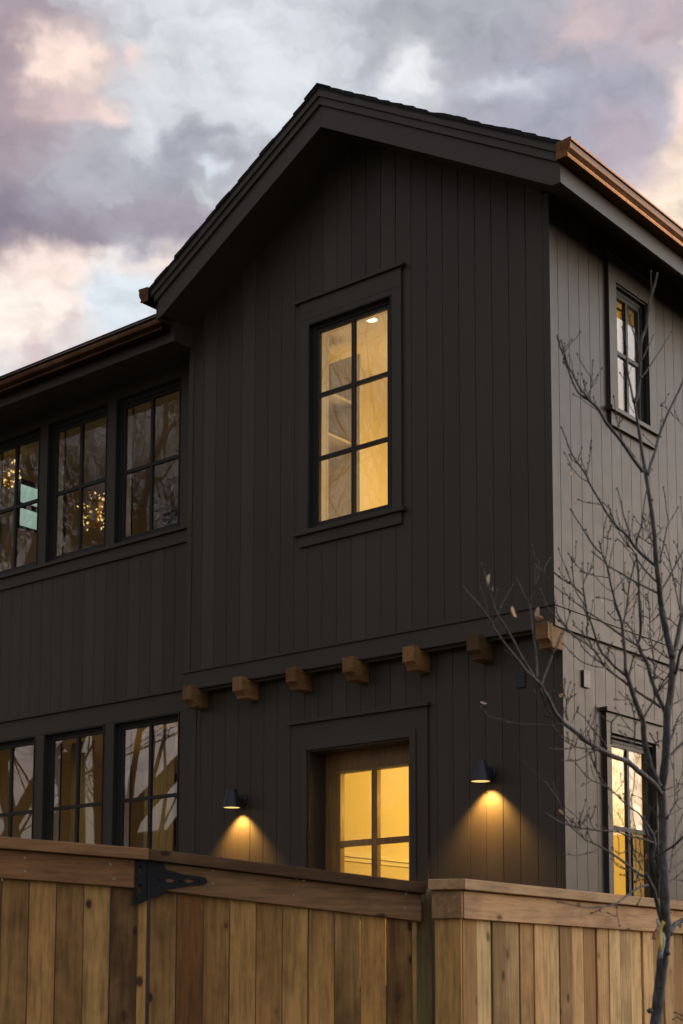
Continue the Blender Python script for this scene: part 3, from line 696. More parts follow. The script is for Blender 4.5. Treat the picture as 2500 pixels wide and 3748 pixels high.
def chandelier(loc, label, s=1.0, seed=1):
    t = thing('chandelier', label, 'chandelier', 'sparkling chandeliers upstairs'); rr = random.Random(seed)
    m = MB()
    for k in range(80):
        a = rr.uniform(0, 6.28); h = rr.uniform(-.24, .12)*s; r = (.17-.25*abs(h/s+.05))*rr.uniform(.75, 1)*s; q = .009*rr.uniform(.4, 1.3)
        c = Vector(loc)+Vector((r*math.cos(a), r*math.sin(a), h)); e = Euler((rr.uniform(0, 3), rr.uniform(0, 3), rr.uniform(0, 3))).to_matrix()
        m.poly_prism([c+e@Vector(v)*q for v in ((-1, -1, -.15), (1, -1, -.15), (1, 1, -.15), (-1, 1, -.15))], [c+e@Vector(v)*q for v in ((-1, -1, .15), (1, -1, .15), (1, 1, .15), (-1, 1, .15))])
    split_build(m, 'crystal', 'crystal_glow', t)
    m = MB(); m.tube([Vector(loc)+Vector((0, 0, .1*s)), (loc[0], loc[1], 6.78)], [.006, .006], 6); m.lathe([(.09*s, -.2*s), (.15*s, 0), (.10*s, .1*s)], loc, 16); m.build('frame', 'brass', t)
    place_base(t, loc)
chandelier((-6.16, 1.2, 6.24), 'glittering gold chandelier seen low in the middle upstairs wing window', 1.0, 1)
chandelier((-6.78, .60, 6.60), 'glittering gold chandelier seen at the left edge of the leftmost upstairs window', .75, 5)
# small pale back window across the upper wing room
bw = MB(); x0, x1, z0, z1 = -7.42, -6.66, 6.03, 6.62

# ------------------------------------------------------------------ wall lamps
def wall_lamp(x, label):
    t = thing('wall_lamp', label, 'wall lamp', 'black cone wall lamps beside the door'); c = (x, -.022, 2.80)
    m = MB(); m.lathe([(.0675, .002), (.0730, 0), (.0745, 0), (.0745, .003), (.0405, .146), (.036, .149), (.001, .149)], c, 40)
    m.lathe([(.001, .140), (.034, .140), (.0675, .002)], c, 40); m.build('shade', 'lamp_metal', t, smooth=False)
    m = MB(); m.lathe([(.001, .0045), (.0655, .0045)], c, 32); m.build('lens', 'lamp_glow', t)
    m = MB(); m.lathe([(.001, -.022), (.050, -.022), (.054, -.018), (.054, 0)], (x, .0995, 2.868), 32, 'y'); m.build('back_plate', 'lamp_metal', t)
    m = MB(); m.box(x-.017, x+.017, .03, .078, 2.845, 2.885); m.build('arm', 'lamp_metal', t, bevel=.004)
    place_base(t, (x, .0995, 2.868))
    l = bpy.data.lights.new('lamp_beam', 'SPOT'); l.energy = 125; l.color = (1.0, .55, .13); l.spot_size = R(102); l.spot_blend = .70; l.shadow_soft_size = .03
    o = bpy.data.objects.new('lamp_beam', l); COL.objects.link(o); o.parent = t; o.location = Vector((x, .012, 2.803))-t.location; o.rotation_euler = (R(14), 0, 0)
wall_lamp(-3.008, 'black cone wall lamp shining down between the wing and the door')
wall_lamp(-.606, 'black cone wall lamp shining down between the door and the house corner')

# ---- little cover plates
m = MB(); m.box(.0, .014, .357, .442, 3.455, 3.578); P1 = m.build('cover_plate', 'plate_paint', HOUSE, bevel=.003); P1['label'] = 'pale reddish electrical cover plate on the lit side wall'
m = MB()
for z in (3.475, 3.558): m.lathe([(.001, .001), (.005, .001), (.005, 0)], (.4, 0, z), 10)
m.bm.free()
m = MB()
for z in (3.472, 3.560): m.box(.0142, .0155, .396, .403, z-.004, z+.004)
split_build(m, 'screw', 'plate_dark', P1)
m = MB(); m.box(-.372, -.300, .088, .0995, 3.452, 3.575); P2 = m.build('cover_plate', 'plate_dark', HOUSE, bevel=.002); P2['label'] = 'dark cover plate on the shaded wall under the corbels'

# ------------------------------------------------------------------ fence
def frame_obj(root, origin, ang):
    root.location = origin; root.rotation_euler = (0, 0, ang)
    for c in root.children: pass
def fence_piece(root, L, ztop, npk, pitch, seed, u_start=0.0, capov=.03, cap=True, vmat='cedar_vertical', hmat='cedar_horizontal', trim=(None, None), u_trim=None, rails=True, uend=None):
    """local: x along, -y towards viewer; ztop(u)"""
    rr = random.Random(seed)
    m = MB()
    for k in range(npk):
        a = u_start+k*pitch+.0022; b = a+pitch-.0044+rr.uniform(-.0012, .0012); dy = rr.uniform(-.003, .003)
        if b > (uend or L): b = uend or L
        if b-a < .01: continue
        m.poly_prism([(a, dy, .04), (b, dy, .04), (b, dy, ztop(b)-.052), (a, dy, ztop(a)-.052)], [(a, .016+dy, .04), (b, .016+dy, .04), (b, .016+dy, ztop(b)-.052), (a, .016+dy, ztop(a)-.052)])
    m.build('pickets', vmat, root, bevel=.0015)
    ta, tb = (0, L) if u_trim is None else u_trim
    def slab(y0, y1, d0, d1, name, mt, a=0, b=L):
        m = MB(); m.poly_prism([(a, y0, ztop(a)+d0), (b, y0, ztop(b)+d0), (b, y0, ztop(b)+d1), (a, y0, ztop(a)+d1)], [(a, y1, ztop(a)+d0), (b, y1, ztop(b)+d0), (b, y1, ztop(b)+d1), (a, y1, ztop(a)+d1)])
        return m.build(name, mt, root, bevel=.003)
    slab(-.021, -.004, -.176, -.053, 'trim_board', hmat, ta, tb)
    if cap: slab(-.052, .095, -.050, 0, 'cap_rail', hmat, 0, L)
    if rails:
        m = MB()
        for z in (-.17, -.95, -1.6): m.poly_prism([(.0, .02, ztop(0)+z), (L, .02, ztop(L)+z), (L, .02, ztop(L)+z+.085), (0, .02, ztop(0)+z+.085)], [(.0, .058, ztop(0)+z), (L, .058, ztop(L)+z), (L, .058, ztop(L)+z+.085), (0, .058, ztop(0)+z+.085)])
        split_build(m, 'back_rail', hmat, root)
def screws(root, pts, y=-.0215):
    m = MB()
    for u, z in pts: m.lathe([(.0005, -.0025), (.0035, -.0022), (.005, 0)], (u, y, z), 10, 'y')
    split_build(m, 'screw', 'screw_steel', root)
GA = Vector((.470, -4.171, 0)); GB = Vector((1.309, -3.250, 0)); gd = GB-GA; gang = math.atan2(gd.y, gd.x); GL = gd.length
gate = thing('fence_gate', 'sagging cedar board gate with black strap hinge at its left', 'gate')
gz = lambda u: 1.950-(1.950-1.815)*u/GL
fence_piece(gate, GL-.004, gz, 11, .1175, 21, u_start=.010, u_trim=(.012, GL-.020), uend=GL-.038)
screws(gate, [(.06, 1.855), (.285, 1.860), (.285, 1.80), (.66, 1.828), (.645, 1.755), (1.155, 1.765), (1.15, 1.70), (1.13, 1.10), (.69, 1.82)])
gate.location = GA; gate.rotation_euler.z = gang

FA = GA-gd.normalized()*2.2; LW = 2.2-.004
lf = thing('wooden_fence', 'brown cedar board fence standing left of the gate', 'fence')
# this fence runs at a slightly different angle through the point at picture left
PL = Vector((.070, -4.680, 0)); ld = (GA-PL).normalized(); lang = math.atan2(ld.y, ld.x); A0 = GA-ld*2.4
lz = lambda u: 1.950+(2.4-u)*.0600
fence_piece(lf, 2.395, lz, 21, .1175, 22, u_start=2.395-.1175*20.35, u_trim=(0, 2.395-.057))
screws(lf, [(1.86, 1.90), (1.862, 1.84), (2.23, 1.880), (2.245, 1.815)])
lf.location = A0; lf.rotation_euler.z = lang

# ---- strap hinge of the gate
def hinge():
    cu = bpy.data.curves.new('hinge_outline', 'CURVE'); cu.dimensions = '2D'; cu.fill_mode = 'BOTH'; cu.extrude = .0022
    def sp(pts):
        s = cu.splines.new('POLY'); s.points.add(len(pts)-1); s.use_cyclic_u = True
        for i, (x, y) in enumerate(pts): s.points[i].co = (x, y, 0, 1)
    k = 1/1430.0      # zoomed pixels to metres
    P = lambda pts: [((x-955)*k, -(y-460)*k) for x, y in pts]
    sp(P([(862, 290), (930, 315), (955, 330), (955, 590), (905, 612), (862, 618), (868, 560), (872, 500), (868, 440), (872, 380), (866, 330)]))
    sp(P([(962, 332), (1000, 345), (1055, 360), (1062, 395), (1105, 405), (1180, 425), (1240, 432), (1300, 438), (1322, 450), (1326, 470), (1312, 486), (1270, 490), (1215, 496), (1160, 505), (1105, 515), (1065, 525), (1050, 550), (1000, 570), (962, 578)]))
    def hole(cx, cy, w, h, n=14, pt=0): sp(P([(cx+w*math.cos(2*math.pi*i/n)*(1+pt*math.cos(2*math.pi*i/n)), cy+h*math.sin(2*math.pi*i/n)) for i in range(n)]))
    hole(903, 395, 12, 26); hole(902, 515, 12, 28); hole(1090, 462, 30, 13); hole(1210, 464, 30, 13); hole(1098, 395, 14, 5) if 0 else None
    o = bpy.data.objects.new('hinge', cu); COL.objects.link(o); bpy.context.view_layer.update()
    me = bpy.data.meshes.new_from_object(o.evaluated_get(bpy.context.evaluated_depsgraph_get())); bpy.data.objects.remove(o)
    me.materials.clear(); me.materials.append(M['black_metal'])
    h = bpy.data.objects.new('strap_hinge', me); COL.objects.link(h); h.parent = gate; h.rotation_euler = (R(90), 0, 0); h.location = (0, -.026, 1.815)
    h['label'] = 'black strap hinge with teardrop cut-outs'
    m = MB(); m.tube([(0, -.028, 1.73), (0, -.028, 1.90)], [.0065, .0065], 10); m.build('pin', 'black_metal', h); h.children[0].matrix_parent_inverse = h.matrix_basis.inverted()
    m = MB()
    for x, y in ((885, 340), (885, 455), (885, 575), (1025, 455), (1155, 462), (1280, 464)):
        m.lathe([(.0005, -.004), (.005, -.003), (.0075, 0)], ((x-955)*k, -.0285, 1.815-(y-460)*k), 10, 'y')
    
    for b in split_build(m, 'bolt', 'black_metal', h): b.matrix_parent_inverse = h.matrix_basis.inverted()
hinge()

# ---- post by the gate and the right-hand fence with its short return
pc = Vector((1.243, -3.180, 0))
m = MB(); m.box(-.036, .036, -.036, .036, 0, 1.79); po = m.build('fence_post', 'post_wood', None, bevel=.003); po.location = pc; po.rotation_euler.z = gang
tag(po, 'greenish square timber post between the gate and the right fence', 'post')
rf = thing('wooden_fence', 'sunlit cedar picket fence with mitred corner cap at the right', 'fence')
fx, fy = 1.50, -3.195
TRf = lambda u, n, z: (fx-.03+n, fy+u, z)
rr = random.Random(33); m = MB()
for k in range(70):
    a = k*.1175+.002+.012; b = a+.1115+rr.uniform(-.003, .0015); dn = rr.uniform(-.010, .002)
    m.box(a, b, dn-.016, dn, .04, 1.78, TRf)
m.build('pickets', 'cedar_pale', rf, bevel=.003)
m = MB(); m.box(-.008, 8.2, .004, .022, 1.652, 1.776, TRf); m.build('trim_board', 'cedar_along_y', rf, bevel=.003)
m = MB(); m.box(-.035, 8.2, -.10, .052, 1.780, 1.828, TRf); m.build('cap_rail', 'cedar_along_y', rf, bevel=.004)
m = MB()
for z in (1.62, .9, .25): m.box(.1, 8.2, -.06, -.021, z, z+.085, TRf)
split_build(m, 'back_rail', 'cedar_along_y', rf)
# return panel, facing the viewer
ra = Vector((1.368, -3.273, 0)); rb = Vector((fx-.004, fy-.018, 0)); rdv = rb-ra; rl = rdv.length; rang = math.atan2(rdv.y, rdv.x)
def ret(mb, a, b, y0, y1, z0, z1):
    mt = Matrix.Translation(ra)@Matrix.Rotation(rang, 4, 'Z')
    return mb.box(a, b, y0, y1, z0, z1, lambda x, y, z: tuple(mt@Vector((x, y, z))))
m = MB(); ret(m, .010, rl-.012, .004, .020, .04, 1.78); m.build('pickets', 'cedar_vertical', rf, bevel=.0015)
m = MB(); ret(m, 0, rl-.004, -.016, .0035, 1.652, 1.776); m.build('trim_board', 'cedar_along_y', rf, bevel=.003)
m = MB(); ret(m, -.012, rl+.018, -.040, .06, 1.780, 1.8275); m.build('cap_rail', 'cedar_along_y', rf, bevel=.004)
m = MB()
mt = Matrix.Translation(ra)@Matrix.Rotation(rang, 4, 'Z')
for u, z in ((.105, 1.745), (.075, 1.685)):
    m.lathe([(.0005, -.0025), (.0035, -.0022), (.005, 0)], tuple(mt@Vector((u, -.0165, z))), 10, 'y')
split_build(m, 'screw', 'screw_steel', rf)
place_base(rf, (fx, fy, 0))

# ------------------------------------------------------------------ young bare tree (traced limbs, real depth)
def at(px, py, dist):
    d = FWD+RGT*((px-W_PX/2)/F_PX)-UPV*((py-PP_Y)/F_PX); return CAM+d*dist
K1 = lambda p: (2000+p[0]*.3189, 950+p[1]*.3189); K2 = lambda p: (2000+p[0]*.3189, 1650+p[1]*.3189); K3 = lambda p: (2000+p[0]*.3189, 2200+p[1]*.3189)
K4 = lambda p: (2000+p[0]*.3189, 2700+p[1]*.3189); K5 = lambda p: (2150+p[0]*.2544, 3150+p[1]*.2544); K6 = lambda p: (1700+p[0]*.2764, 2050+p[1]*.2764)
DT = 6.3
def smooth_pts(pts, sub=3):
    out = []
    for i in range(len(pts)-1):
        p0, p1, p2, p3 = pts[max(i-1, 0)], pts[i], pts[i+1], pts[min(i+2, len(pts)-1)]
        for k in range(sub):
            t = k/sub; out.append(.5*((2*p1)+(p2-p0)*t+(2*p0-5*p1+4*p2-p3)*t*t+(3*p1-p0-3*p2+p3)*t**3))
    out.append(pts[-1]); return out
trunk_px = [(2397, 3900), (2400, 3748), (2408, 3679), (2418, 3582), (2428, 3493), (2437, 3404), (2434, 3341), (2432, 3252), (2428, 3165), (2427, 3115), (2428, 3019), (2424, 2939), (2420, 2898), (2430, 2834), (2437, 2764), (2441, 2690), (2442, 2621), (2453, 2551), (2462, 2455), (2459, 2398), (2443, 2334), (2429, 2264), (2418, 2200), (2413, 2144), (2403, 2065), (2395, 1953), (2383, 1857), (2367, 1752), (2352, 1667), (2338, 1572), (2325, 1492), (2320, 1465)]
TREE = thing('young_tree', 'slender bare young tree with grey bark in front of the right fence', 'tree')
tp = [at(x, y, DT+.03*math.sin(i*.7)) for i, (x, y) in enumerate(trunk_px)]
tp = [Vector((tp[0].x-.02, tp[0].y, -.05))]+tp
def trad(i, n): 
    t = i/(n-1); return .0215*(1-t)**.75+.0035
sp_ = smooth_pts(tp, 3); m = MB(); n_ = len(sp_)
m.tube(sp_, [trad(i, n_)*(1+.10*math.sin(i*2.1)*math.sin(i*.77)) for i in range(n_)], 12); m.build('trunk', 'bark', TREE, smooth=True)
rt = random.Random(12); BR = MB(); TW = MB(); LV = MB()
LIMBS = []
def limb(K, pts, r0, r1, dz=0.0, twigs=1.0, mb=None, bend=None, d0=0.0):
    """limb traced in picture pixels, given real depth that drifts from d0 to dz along it"""
    r0 *= 1.42; r1 *= 1.6
    n = len(pts); P = [at(*K(p), DT+d0+(dz-d0)*(i/(n-1))) for i, p in enumerate(pts)]
    S = smooth_pts(P, 4); N = len(S); mb = mb or (BR if r0 > .004 else TW)
    rad = [(r0+(r1-r0)*(i/(N-1)))*(1+.14*(1 if (i*7) % 11 == 0 else 0)) for i in range(N)]
    mb.tube(S, rad, 8 if r0 > .004 else 5)
    # bud at the tip, buds and short spurs along the limb
    if r1 < .0022: bud(S[-1], (S[-1]-S[-2]).normalized(), 1.5)
    for i in range(2, N-1):
        if rt.random() < .42*twigs:
            t = (S[i+1]-S[i-1]).normalized(); side = Vector((rt.uniform(-1, 1), rt.uniform(-1, 1), rt.uniform(-.3, 1))).normalized()
            dr = (t*.9+side*.8).normalized(); bud(S[i]+side*rad[i]*.6, dr, rt.uniform(.7, 1.1))
        if rt.random() < .10*twigs and rad[i] > .0013: spur(S[i], (S[i+1]-S[i-1]).normalized(), rad[i])
    LIMBS.append((S, rad)); return S
def bud(p, d, s=1.0):
    L = .010*s; TW.tube([p, p+d*L*.45, p+d*L], [.0014*s, .0028*s, .0006], 5)
def spur(p, t, r):
    side = (RGT*rt.uniform(-1, 1)+UPV*rt.uniform(-.1, .9)+FWD*rt.uniform(-.9, .9)).normalized(); d = (t*.7+side*.8).normalized(); L = rt.uniform(.03, .13)
    pts = [p]; 
    for k in range(4): d = (d+Vector((rt.uniform(-.2, .2), rt.uniform(-.2, .2), rt.uniform(0, .28)))).normalized(); pts.append(pts[-1]+d*L/4)
    TW.tube(pts, [.0016, .0015, .0014, .0013, .0012], 5)
    for k in (1, 2, 3): bud(pts[k], (d+Vector((rt.uniform(-1, 1), rt.uniform(-1, 1), .3))*.6).normalized(), .8)
    bud(pts[-1], d, 1.3)
def leafb(px, py, dist, s=.012):
    c = at(px, py, dist); e = Euler((rt.uniform(0, 3), rt.uniform(0, 3), rt.uniform(0, 3))).to_matrix(); v = []
    for a in range(8):
        q = 2*math.pi*a/8; v.append(c+e@Vector((math.cos(q)*s*1.4, math.sin(q)*s*.6, .25*s*math.cos(2*q))))
    LV.bm.faces.new([LV.bm.verts.new(x) for x in v])
# --- upper leaders
limb(K1, [(1000, 1640), (960, 1430), (925, 1300), (890, 1190)], .0034, .0020, -.05)
limb(K1, [(1005, 1640), (1045, 1560), (1065, 1380), (1075, 1150), (1085, 950), (1150, 750), (1180, 500), (1240, 300), (1275, 150)], .0058, .0022, .05, 1.3, mb=BR)
limb(K1, [(1095, 1160), (1150, 1040), (1210, 910)], .0016, .0009, .12)
limb(K1, [(1085, 1360), (1140, 1290), (1270, 1100), (1360, 960), (1430, 840)], .0024, .0012, .2)
limb(K1, [(1060, 1020), (1030, 930), (1005, 850), (970, 740), (945, 640), (935, 570)], .0022, .0012, -.1, 1.3)
limb(K1, [(955, 1420), (925, 1250), (915, 1050), (897, 900), (875, 790)], .0022, .0013, -.2)
limb(K1, [(950, 1450), (900, 1390), (850, 1310)], .0012, .0008, -.1)
limb(K1, [(1005, 1760), (960, 1680), (935, 1610)], .0012, .0008, -.1, 0)
limb(K2, [(1105, 235), (1010, 110), (935, 0), (860, -110), (690, -320), (640, -410), (580, -500), (490, -580)], .0052, .0034, -.25)
limb(K1, [(490, 1615), (440, 1540), (380, 1470), (300, 1310), (250, 1220), (205, 1060), (170, 920)], .0030, .0014, -.35, 1.3, d0=-.25)
limb(K1, [(480, 1610), (420, 1580), (360, 1520), (300, 1400), (260, 1290), (200, 1110), (160, 1000), (130, 900)], .0028, .0013, -.3, 1.3, d0=-.25)
limb(K1, [(262, 1290), (235, 1240), (210, 1200)], .0014, .001, -.3, d0=-.3)
limb(K1, [(495, 1600), (510, 1440), (525, 1300), (535, 1170)], .0018, .0013, -.15, d0=-.25)
limb(K1, [(1020, 2270), (860, 2060), (820, 1900), (795, 1750), (775, 1590)], .0018, .001, -.1)
limb(K1, [(825, 1950), (835, 1870), (850, 1780)], .0012, .0008, -.1)
limb(K2, [(1160, 275), (1200, 150), (1250, 0), (1290, -160), (1400, -440), (1540, -730), (1600, -900)], .0048, .0026, .25)
limb(K1, [(1400, 1735), (1370, 1700), (1320, 1680)], .0012, .0008, .1)
limb(K1, [(1425, 1750), (1500, 1830), (1580, 1920)], .0014, .0009, .2)
limb(K2, [(1170, 270), (1200, 240), (1210, 215)], .0016, .001, .05)
# --- big left limb of the middle crown
L1 = [(1240, 1310), (1130, 1220), (1020, 1110), (940, 990), (880, 930), (810, 870), (690, 710), (640, 620), (510, 400), (460, 290), (390, 180), (330, 100), (275, 0), (230, -125), (180, -250)]
limb(K2, L1, .0044, .0013, -.35)
limb(K2, [(462, 290), (480, 180), (500, 70), (515, -100)], .0014, .0010, -.2, d0=-.25)
limb(K2, [(495, 365), (400, 310), (320, 230), (260, 160)], .0015, .0010, -.4, d0=-.25)
limb(K2, [(640, 620), (560, 605), (470, 595), (380, 565)], .0014, .0009, -.1, d0=-.2)
limb(K2, [(700, 720), (668, 850), (655, 960), (640, 1040), (625, 1090)], .0014, .0010, -.25, d0=-.2)
limb(K2, [(960, 990), (920, 850), (875, 700), (850, 570), (810, 420)], .0024, .0014, .1, 1.4)
limb(K2, [(960, 970), (940, 840), (945, 710)], .0014, .0009, .1, 1.4); limb(K2, [(965, 980), (975, 880), (990, 790)], .0014, .0009, .2, 1.4)
limb(K2, [(1025, 1110), (1050, 990), (1090, 850), (1110, 700), (1130, 550), (1155, 440)], .0024, .0012, -.1)
limb(K2, [(1025, 1100), (1030, 1020), (1030, 950)], .0018, .0015, 0)
limb(K2, [(1260, 1500), (1140, 1380), (1040, 1240), (1000, 1150), (930, 1080), (860, 980), (820, 900)], .0030, .0012, .25)
limb(K2, [(960, 1110), (900, 1080), (830, 1025)], .0016, .0013, .2, d0=.15); limb(K2, [(930, 1080), (900, 950), (850, 860)], .0014, .0010, .2, d0=.15); limb(K2, [(945, 1090), (925, 1030), (915, 980)], .0012, .0009, .1)
limb(K2, [(820, 900), (780, 800), (740, 720), (715, 640)], .0012, .0008, .25, d0=.2)
limb(K2, [(1290, 1640), (1150, 1570), (980, 1480), (850, 1400), (720, 1330), (660, 1270), (540, 1170)], .0034, .0013, -.25)
# --- stems rising out of the lower limbs
limb(K2, [(830, 1882), (780, 1700), (740, 1540), (715, 1400), (690, 1300), (650, 1200), (540, 1090), (410, 880), (350, 790), (290, 690)], .0034, .0012, -.3, d0=-.1)
limb(K2, [(680, 1230), (700, 1080), (710, 960), (732, 885)], .0016, .0009, -.2, 1.4, d0=-.2); limb(K2, [(640, 1170), (620, 1100), (603, 1030)], .0018, .0014, -.2, d0=-.25)
limb(K2, [(728, 1460), (640, 1445), (540, 1430), (410, 1390)], .0015, .0009, -.1, d0=-.2); limb(K2, [(770, 1610), (830, 1540), (905, 1455), (940, 1500)], .0018, .0010, 0, d0=-.15)
limb(K2, [(780, 1730), (690, 1700), (595, 1685)], .0016, .0010, -.1, d0=-.15)
limb(K2, [(910, 1890), (930, 1720), (950, 1550), (985, 1400), (1030, 1240)], .0028, .0018, .1)
limb(K2, [(1078, 1890), (1065, 1700), (1060, 1500), (1045, 1300), (1030, 1180)], .0042, .0026, .05, mb=BR)
limb(K2, [(1060, 1390), (1130, 1270), (1170, 1190), (1205, 1110)], .0018, .0010, .2); limb(K2, [(990, 1880), (1015, 1760), (1040, 1650)], .0014, .001, .1)
limb(K2, [(1185, 1880), (1175, 1760), (1160, 1640)], .0018, .0015, .2, 1.6)
limb(K2, [(935, 1660), (915, 1640), (890, 1610)], .001, .0008, 0)
limb(K2, [(1320, 1600), (1410, 1450), (1500, 1280), (1567, 1150), (1640, 1000)], .0032, .0016, .2)
limb(K2, [(1300, 1290), (1350, 1050), (1380, 900), (1400, 820), (1380, 700), (1365, 560), (1345, 430)], .0026, .0012, .3, 1.2); limb(K2, [(1400, 830), (1450, 760), (1510, 655)], .0016, .0012, .3, d0=.2)
limb(K2, [(1268, 990), (1300, 930), (1350, 870)], .0018, .0014, .2); limb(K2, [(1240, 1090), (1200, 1020), (1160, 940), (1140, 870), (1120, 790)], .0015, .0009, -.15); limb(K2, [(1230, 1090), (1150, 1040), (1080, 990)], .0018, .0011, -.1)
limb(K2, [(1560, 1560), (1500, 1500), (1430, 1420), (1380, 1340), (1320, 1255)], .0016, .0010, .1, d0=.3); limb(K2, [(1530, 1820), (1480, 1580), (1450, 1420), (1410, 1240), (1370, 1090), (1310, 1020)], .0022, .0011, .2)
limb(K2, [(1320, 1600), (1325, 1500), (1325, 1420)], .0016, .001, .1, 1.4); limb(K2, [(1350, 1770), (1390, 1700), (1430, 1600)], .0014, .0008, .2)
limb(K2, [(1580, 1000), (1540, 540)], .0012, .001, .3, 0); limb(K2, [(1560, 1220), (1520, 1180), (1500, 1105)], .0012, .001, .3)
limb(K2, [(1550, 1900), (1540, 1650), (1560, 1400), (1580, 1250)], .0030, .002, .35)
# --- lower crown, left
limb(K3, [(1385, 1330), (1330, 1200), (1250, 1020), (1200, 880), (1150, 700), (1090, 600), (1050, 490)], .0062, .0046, .05, .6)
limb(K3, [(1050, 490), (1075, 400), (1082, 300), (1080, 150), (1075, -5)], .0044, .0040, .05, .6, d0=.05)
limb(K3, [(1050, 490), (1010, 400), (960, 300), (880, 230), (780, 210), (720, 150)], .0024, .0012, -.1)
limb(K3, [(1045, 510), (960, 460), (870, 400), (760, 320), (660, 250), (560, 180), (470, 120), (340, 20), (250, -30)], .0036, .0014, -.3)
limb(K3, [(1310, 1215), (1230, 1160), (1150, 1110), (960, 980), (860, 900), (790, 850), (680, 760), (600, 640), (540, 560), (470, 500), (330, 400), (240, 310), (150, 235)], .0042, .0012, -.35, 1.1)
limb(K3, [(680, 760), (600, 755), (520, 740), (440, 710), (370, 670), (290, 590), (200, 500)], .0020, .0011, -.5, d0=-.2)
limb(K3, [(680, 740), (610, 700), (560, 670), (480, 600), (420, 540), (380, 460), (330, 420)], .0018, .0009, -.1, d0=-.15)
limb(K3, [(905, 850), (830, 790), (770, 740), (700, 660), (640, 600), (590, 500), (560, 400), (520, 270), (470, 140), (445, 0), (420, -160)], .0040, .0018, -.15)
limb(K3, [(630, 600), (560, 580), (480, 450), (400, 350), (320, 280)], .0018, .0011, -.3, d0=-.1)
limb(K3, [(470, 440), (465, 330), (472, 240), (460, 120), (430, 30), (340, -110), (300, -330), (292, -460)], .0024, .0010, -.25, 1.5, d0=-.2)
limb(K3, [(430, -60), (400, -90), (300, -190), (240, -210), (90, -330)], .0022, .0012, -.2, d0=-.2); limb(K3, [(420, -190), (460, -280), (520, -375)], .0015, .0009, -.2, 1.3, d0=-.2); limb(K3, [(290, -210), (255, -290), (235, -350)], .0016, .0013, -.2, d0=-.2); limb(K3, [(335, -400), (320, -460), (297, -490)], .001, .0008, -.2, 1.5, d0=-.2)
limb(K3, [(205, 330), (235, 250), (270, 140)], .0014, .0010, -.3, 1.2, d0=-.3); limb(K3, [(240, 310), (160, 200), (110, 120)], .0018, .0014, -.3, 1.2, d0=-.3)
limb(K3, [(1040, 570), (1000, 650), (960, 800), (955, 900)], .0016, .0022, .1, d0=-.1)
# --- the second, paler stem running up left of the trunk
limb(K4, [(1290, 560), (1240, 430), (1190, 330), (1160, 200), (1130, 80), (1115, -60), (1110, -180), (1070, -290), (1040, -370), (1000, -480), (975, -560), (935, -700), (905, -790)], .0092, .0052, -.12, .5, mb=BR)
limb(K3, [(905, 800), (905, 650), (890, 500), (872, 300), (845, 180), (810, 90), (780, 0)], .0046, .0036, -.12, .9, d0=-.12)
limb(K3, [(872, 300), (900, 180), (920, 80), (937, -10)], .0030, .0028, 0, d0=-.1)
limb(K3, [(995, 1140), (940, 1130), (860, 1135), (790, 1130)], .0014, .0009, -.2, d0=-.1); limb(K3, [(1030, 1230), (980, 1190), (915, 1180)], .0012, .0008, -.2, d0=-.1)
limb(K3, [(1010, 1640), (1015, 1500), (1012, 1350), (985, 1220), (935, 1100)], .0022, .0011, -.3, 1.3, d0=-.2)
limb(K3, [(745, 1640), (745, 1520), (748, 1400), (775, 1360), (810, 1320)], .0024, .0010, -.4, d0=-.3); limb(K3, [(745, 1400), (700, 1370), (650, 1330)], .0014, .0009, -.4, d0=-.35)
limb(K3, [(1000, 1500), (930, 1450), (840, 1425)], .0014, .0009, -.3, d0=-.2); limb(K3, [(1030, 1680), (930, 1590), (850, 1500)], .0012, .0009, -.3, d0=-.2)
limb(K3, [(1110, 1360), (1160, 1260), (1220, 1160), (1290, 1010), (1400, 850), (1470, 790)], .0030, .0016, .1, d0=-.1)
limb(K3, [(1240, 1120), (1230, 950), (1245, 800), (1225, 650), (1220, 550), (1195, 400), (1185, 200), (1180, 60), (1150, -20)], .0026, .0011, .25, 1.3)
limb(K3, [(1225, 520), (1320, 430), (1340, 400)], .0016, .0011, .25, 1.3, d0=.2); limb(K3, [(1220, 550), (1150, 480), (1110, 430)], .0014, .001, .2, d0=.2); limb(K3, [(1480, 690), (1390, 650), (1300, 590), (1230, 540), (1150, 560), (1090, 570)], .0022, .0011, .2, d0=.05)
limb(K3, [(1195, 420), (1240, 370), (1300, 300)], .0014, .001, .3, d0=.2); limb(K3, [(1190, 240), (1240, 210), (1280, 170)], .0013, .0009, .2, d0=.2); limb(K3, [(1180, 200), (1140, 180), (1095, 175)], .0013, .0009, .2, d0=.2)
limb(K3, [(1430, 780), (1370, 900), (1300, 890), (1240, 880)], .0015, .0010, 0)
limb(K3, [(1400, 900), (1330, 980), (1280, 1040), (1240, 1110)], .0015, .0010, 0); limb(K3, [(1290, 1040), (1330, 1000), (1390, 1010)], .001, .0008, 0)
limb(K3, [(1200, 740), (1130, 700), (1060, 640), (980, 600), (860, 560), (740, 540), (690, 500)], .0018, .0010, 0, d0=.1)
limb(K3, [(770, 840), (790, 700), (760, 600), (720, 560)], .0012, .0008, 0); limb(K3, [(700, 700), (710, 620), (712, 540)], .0012, .0008, 0)
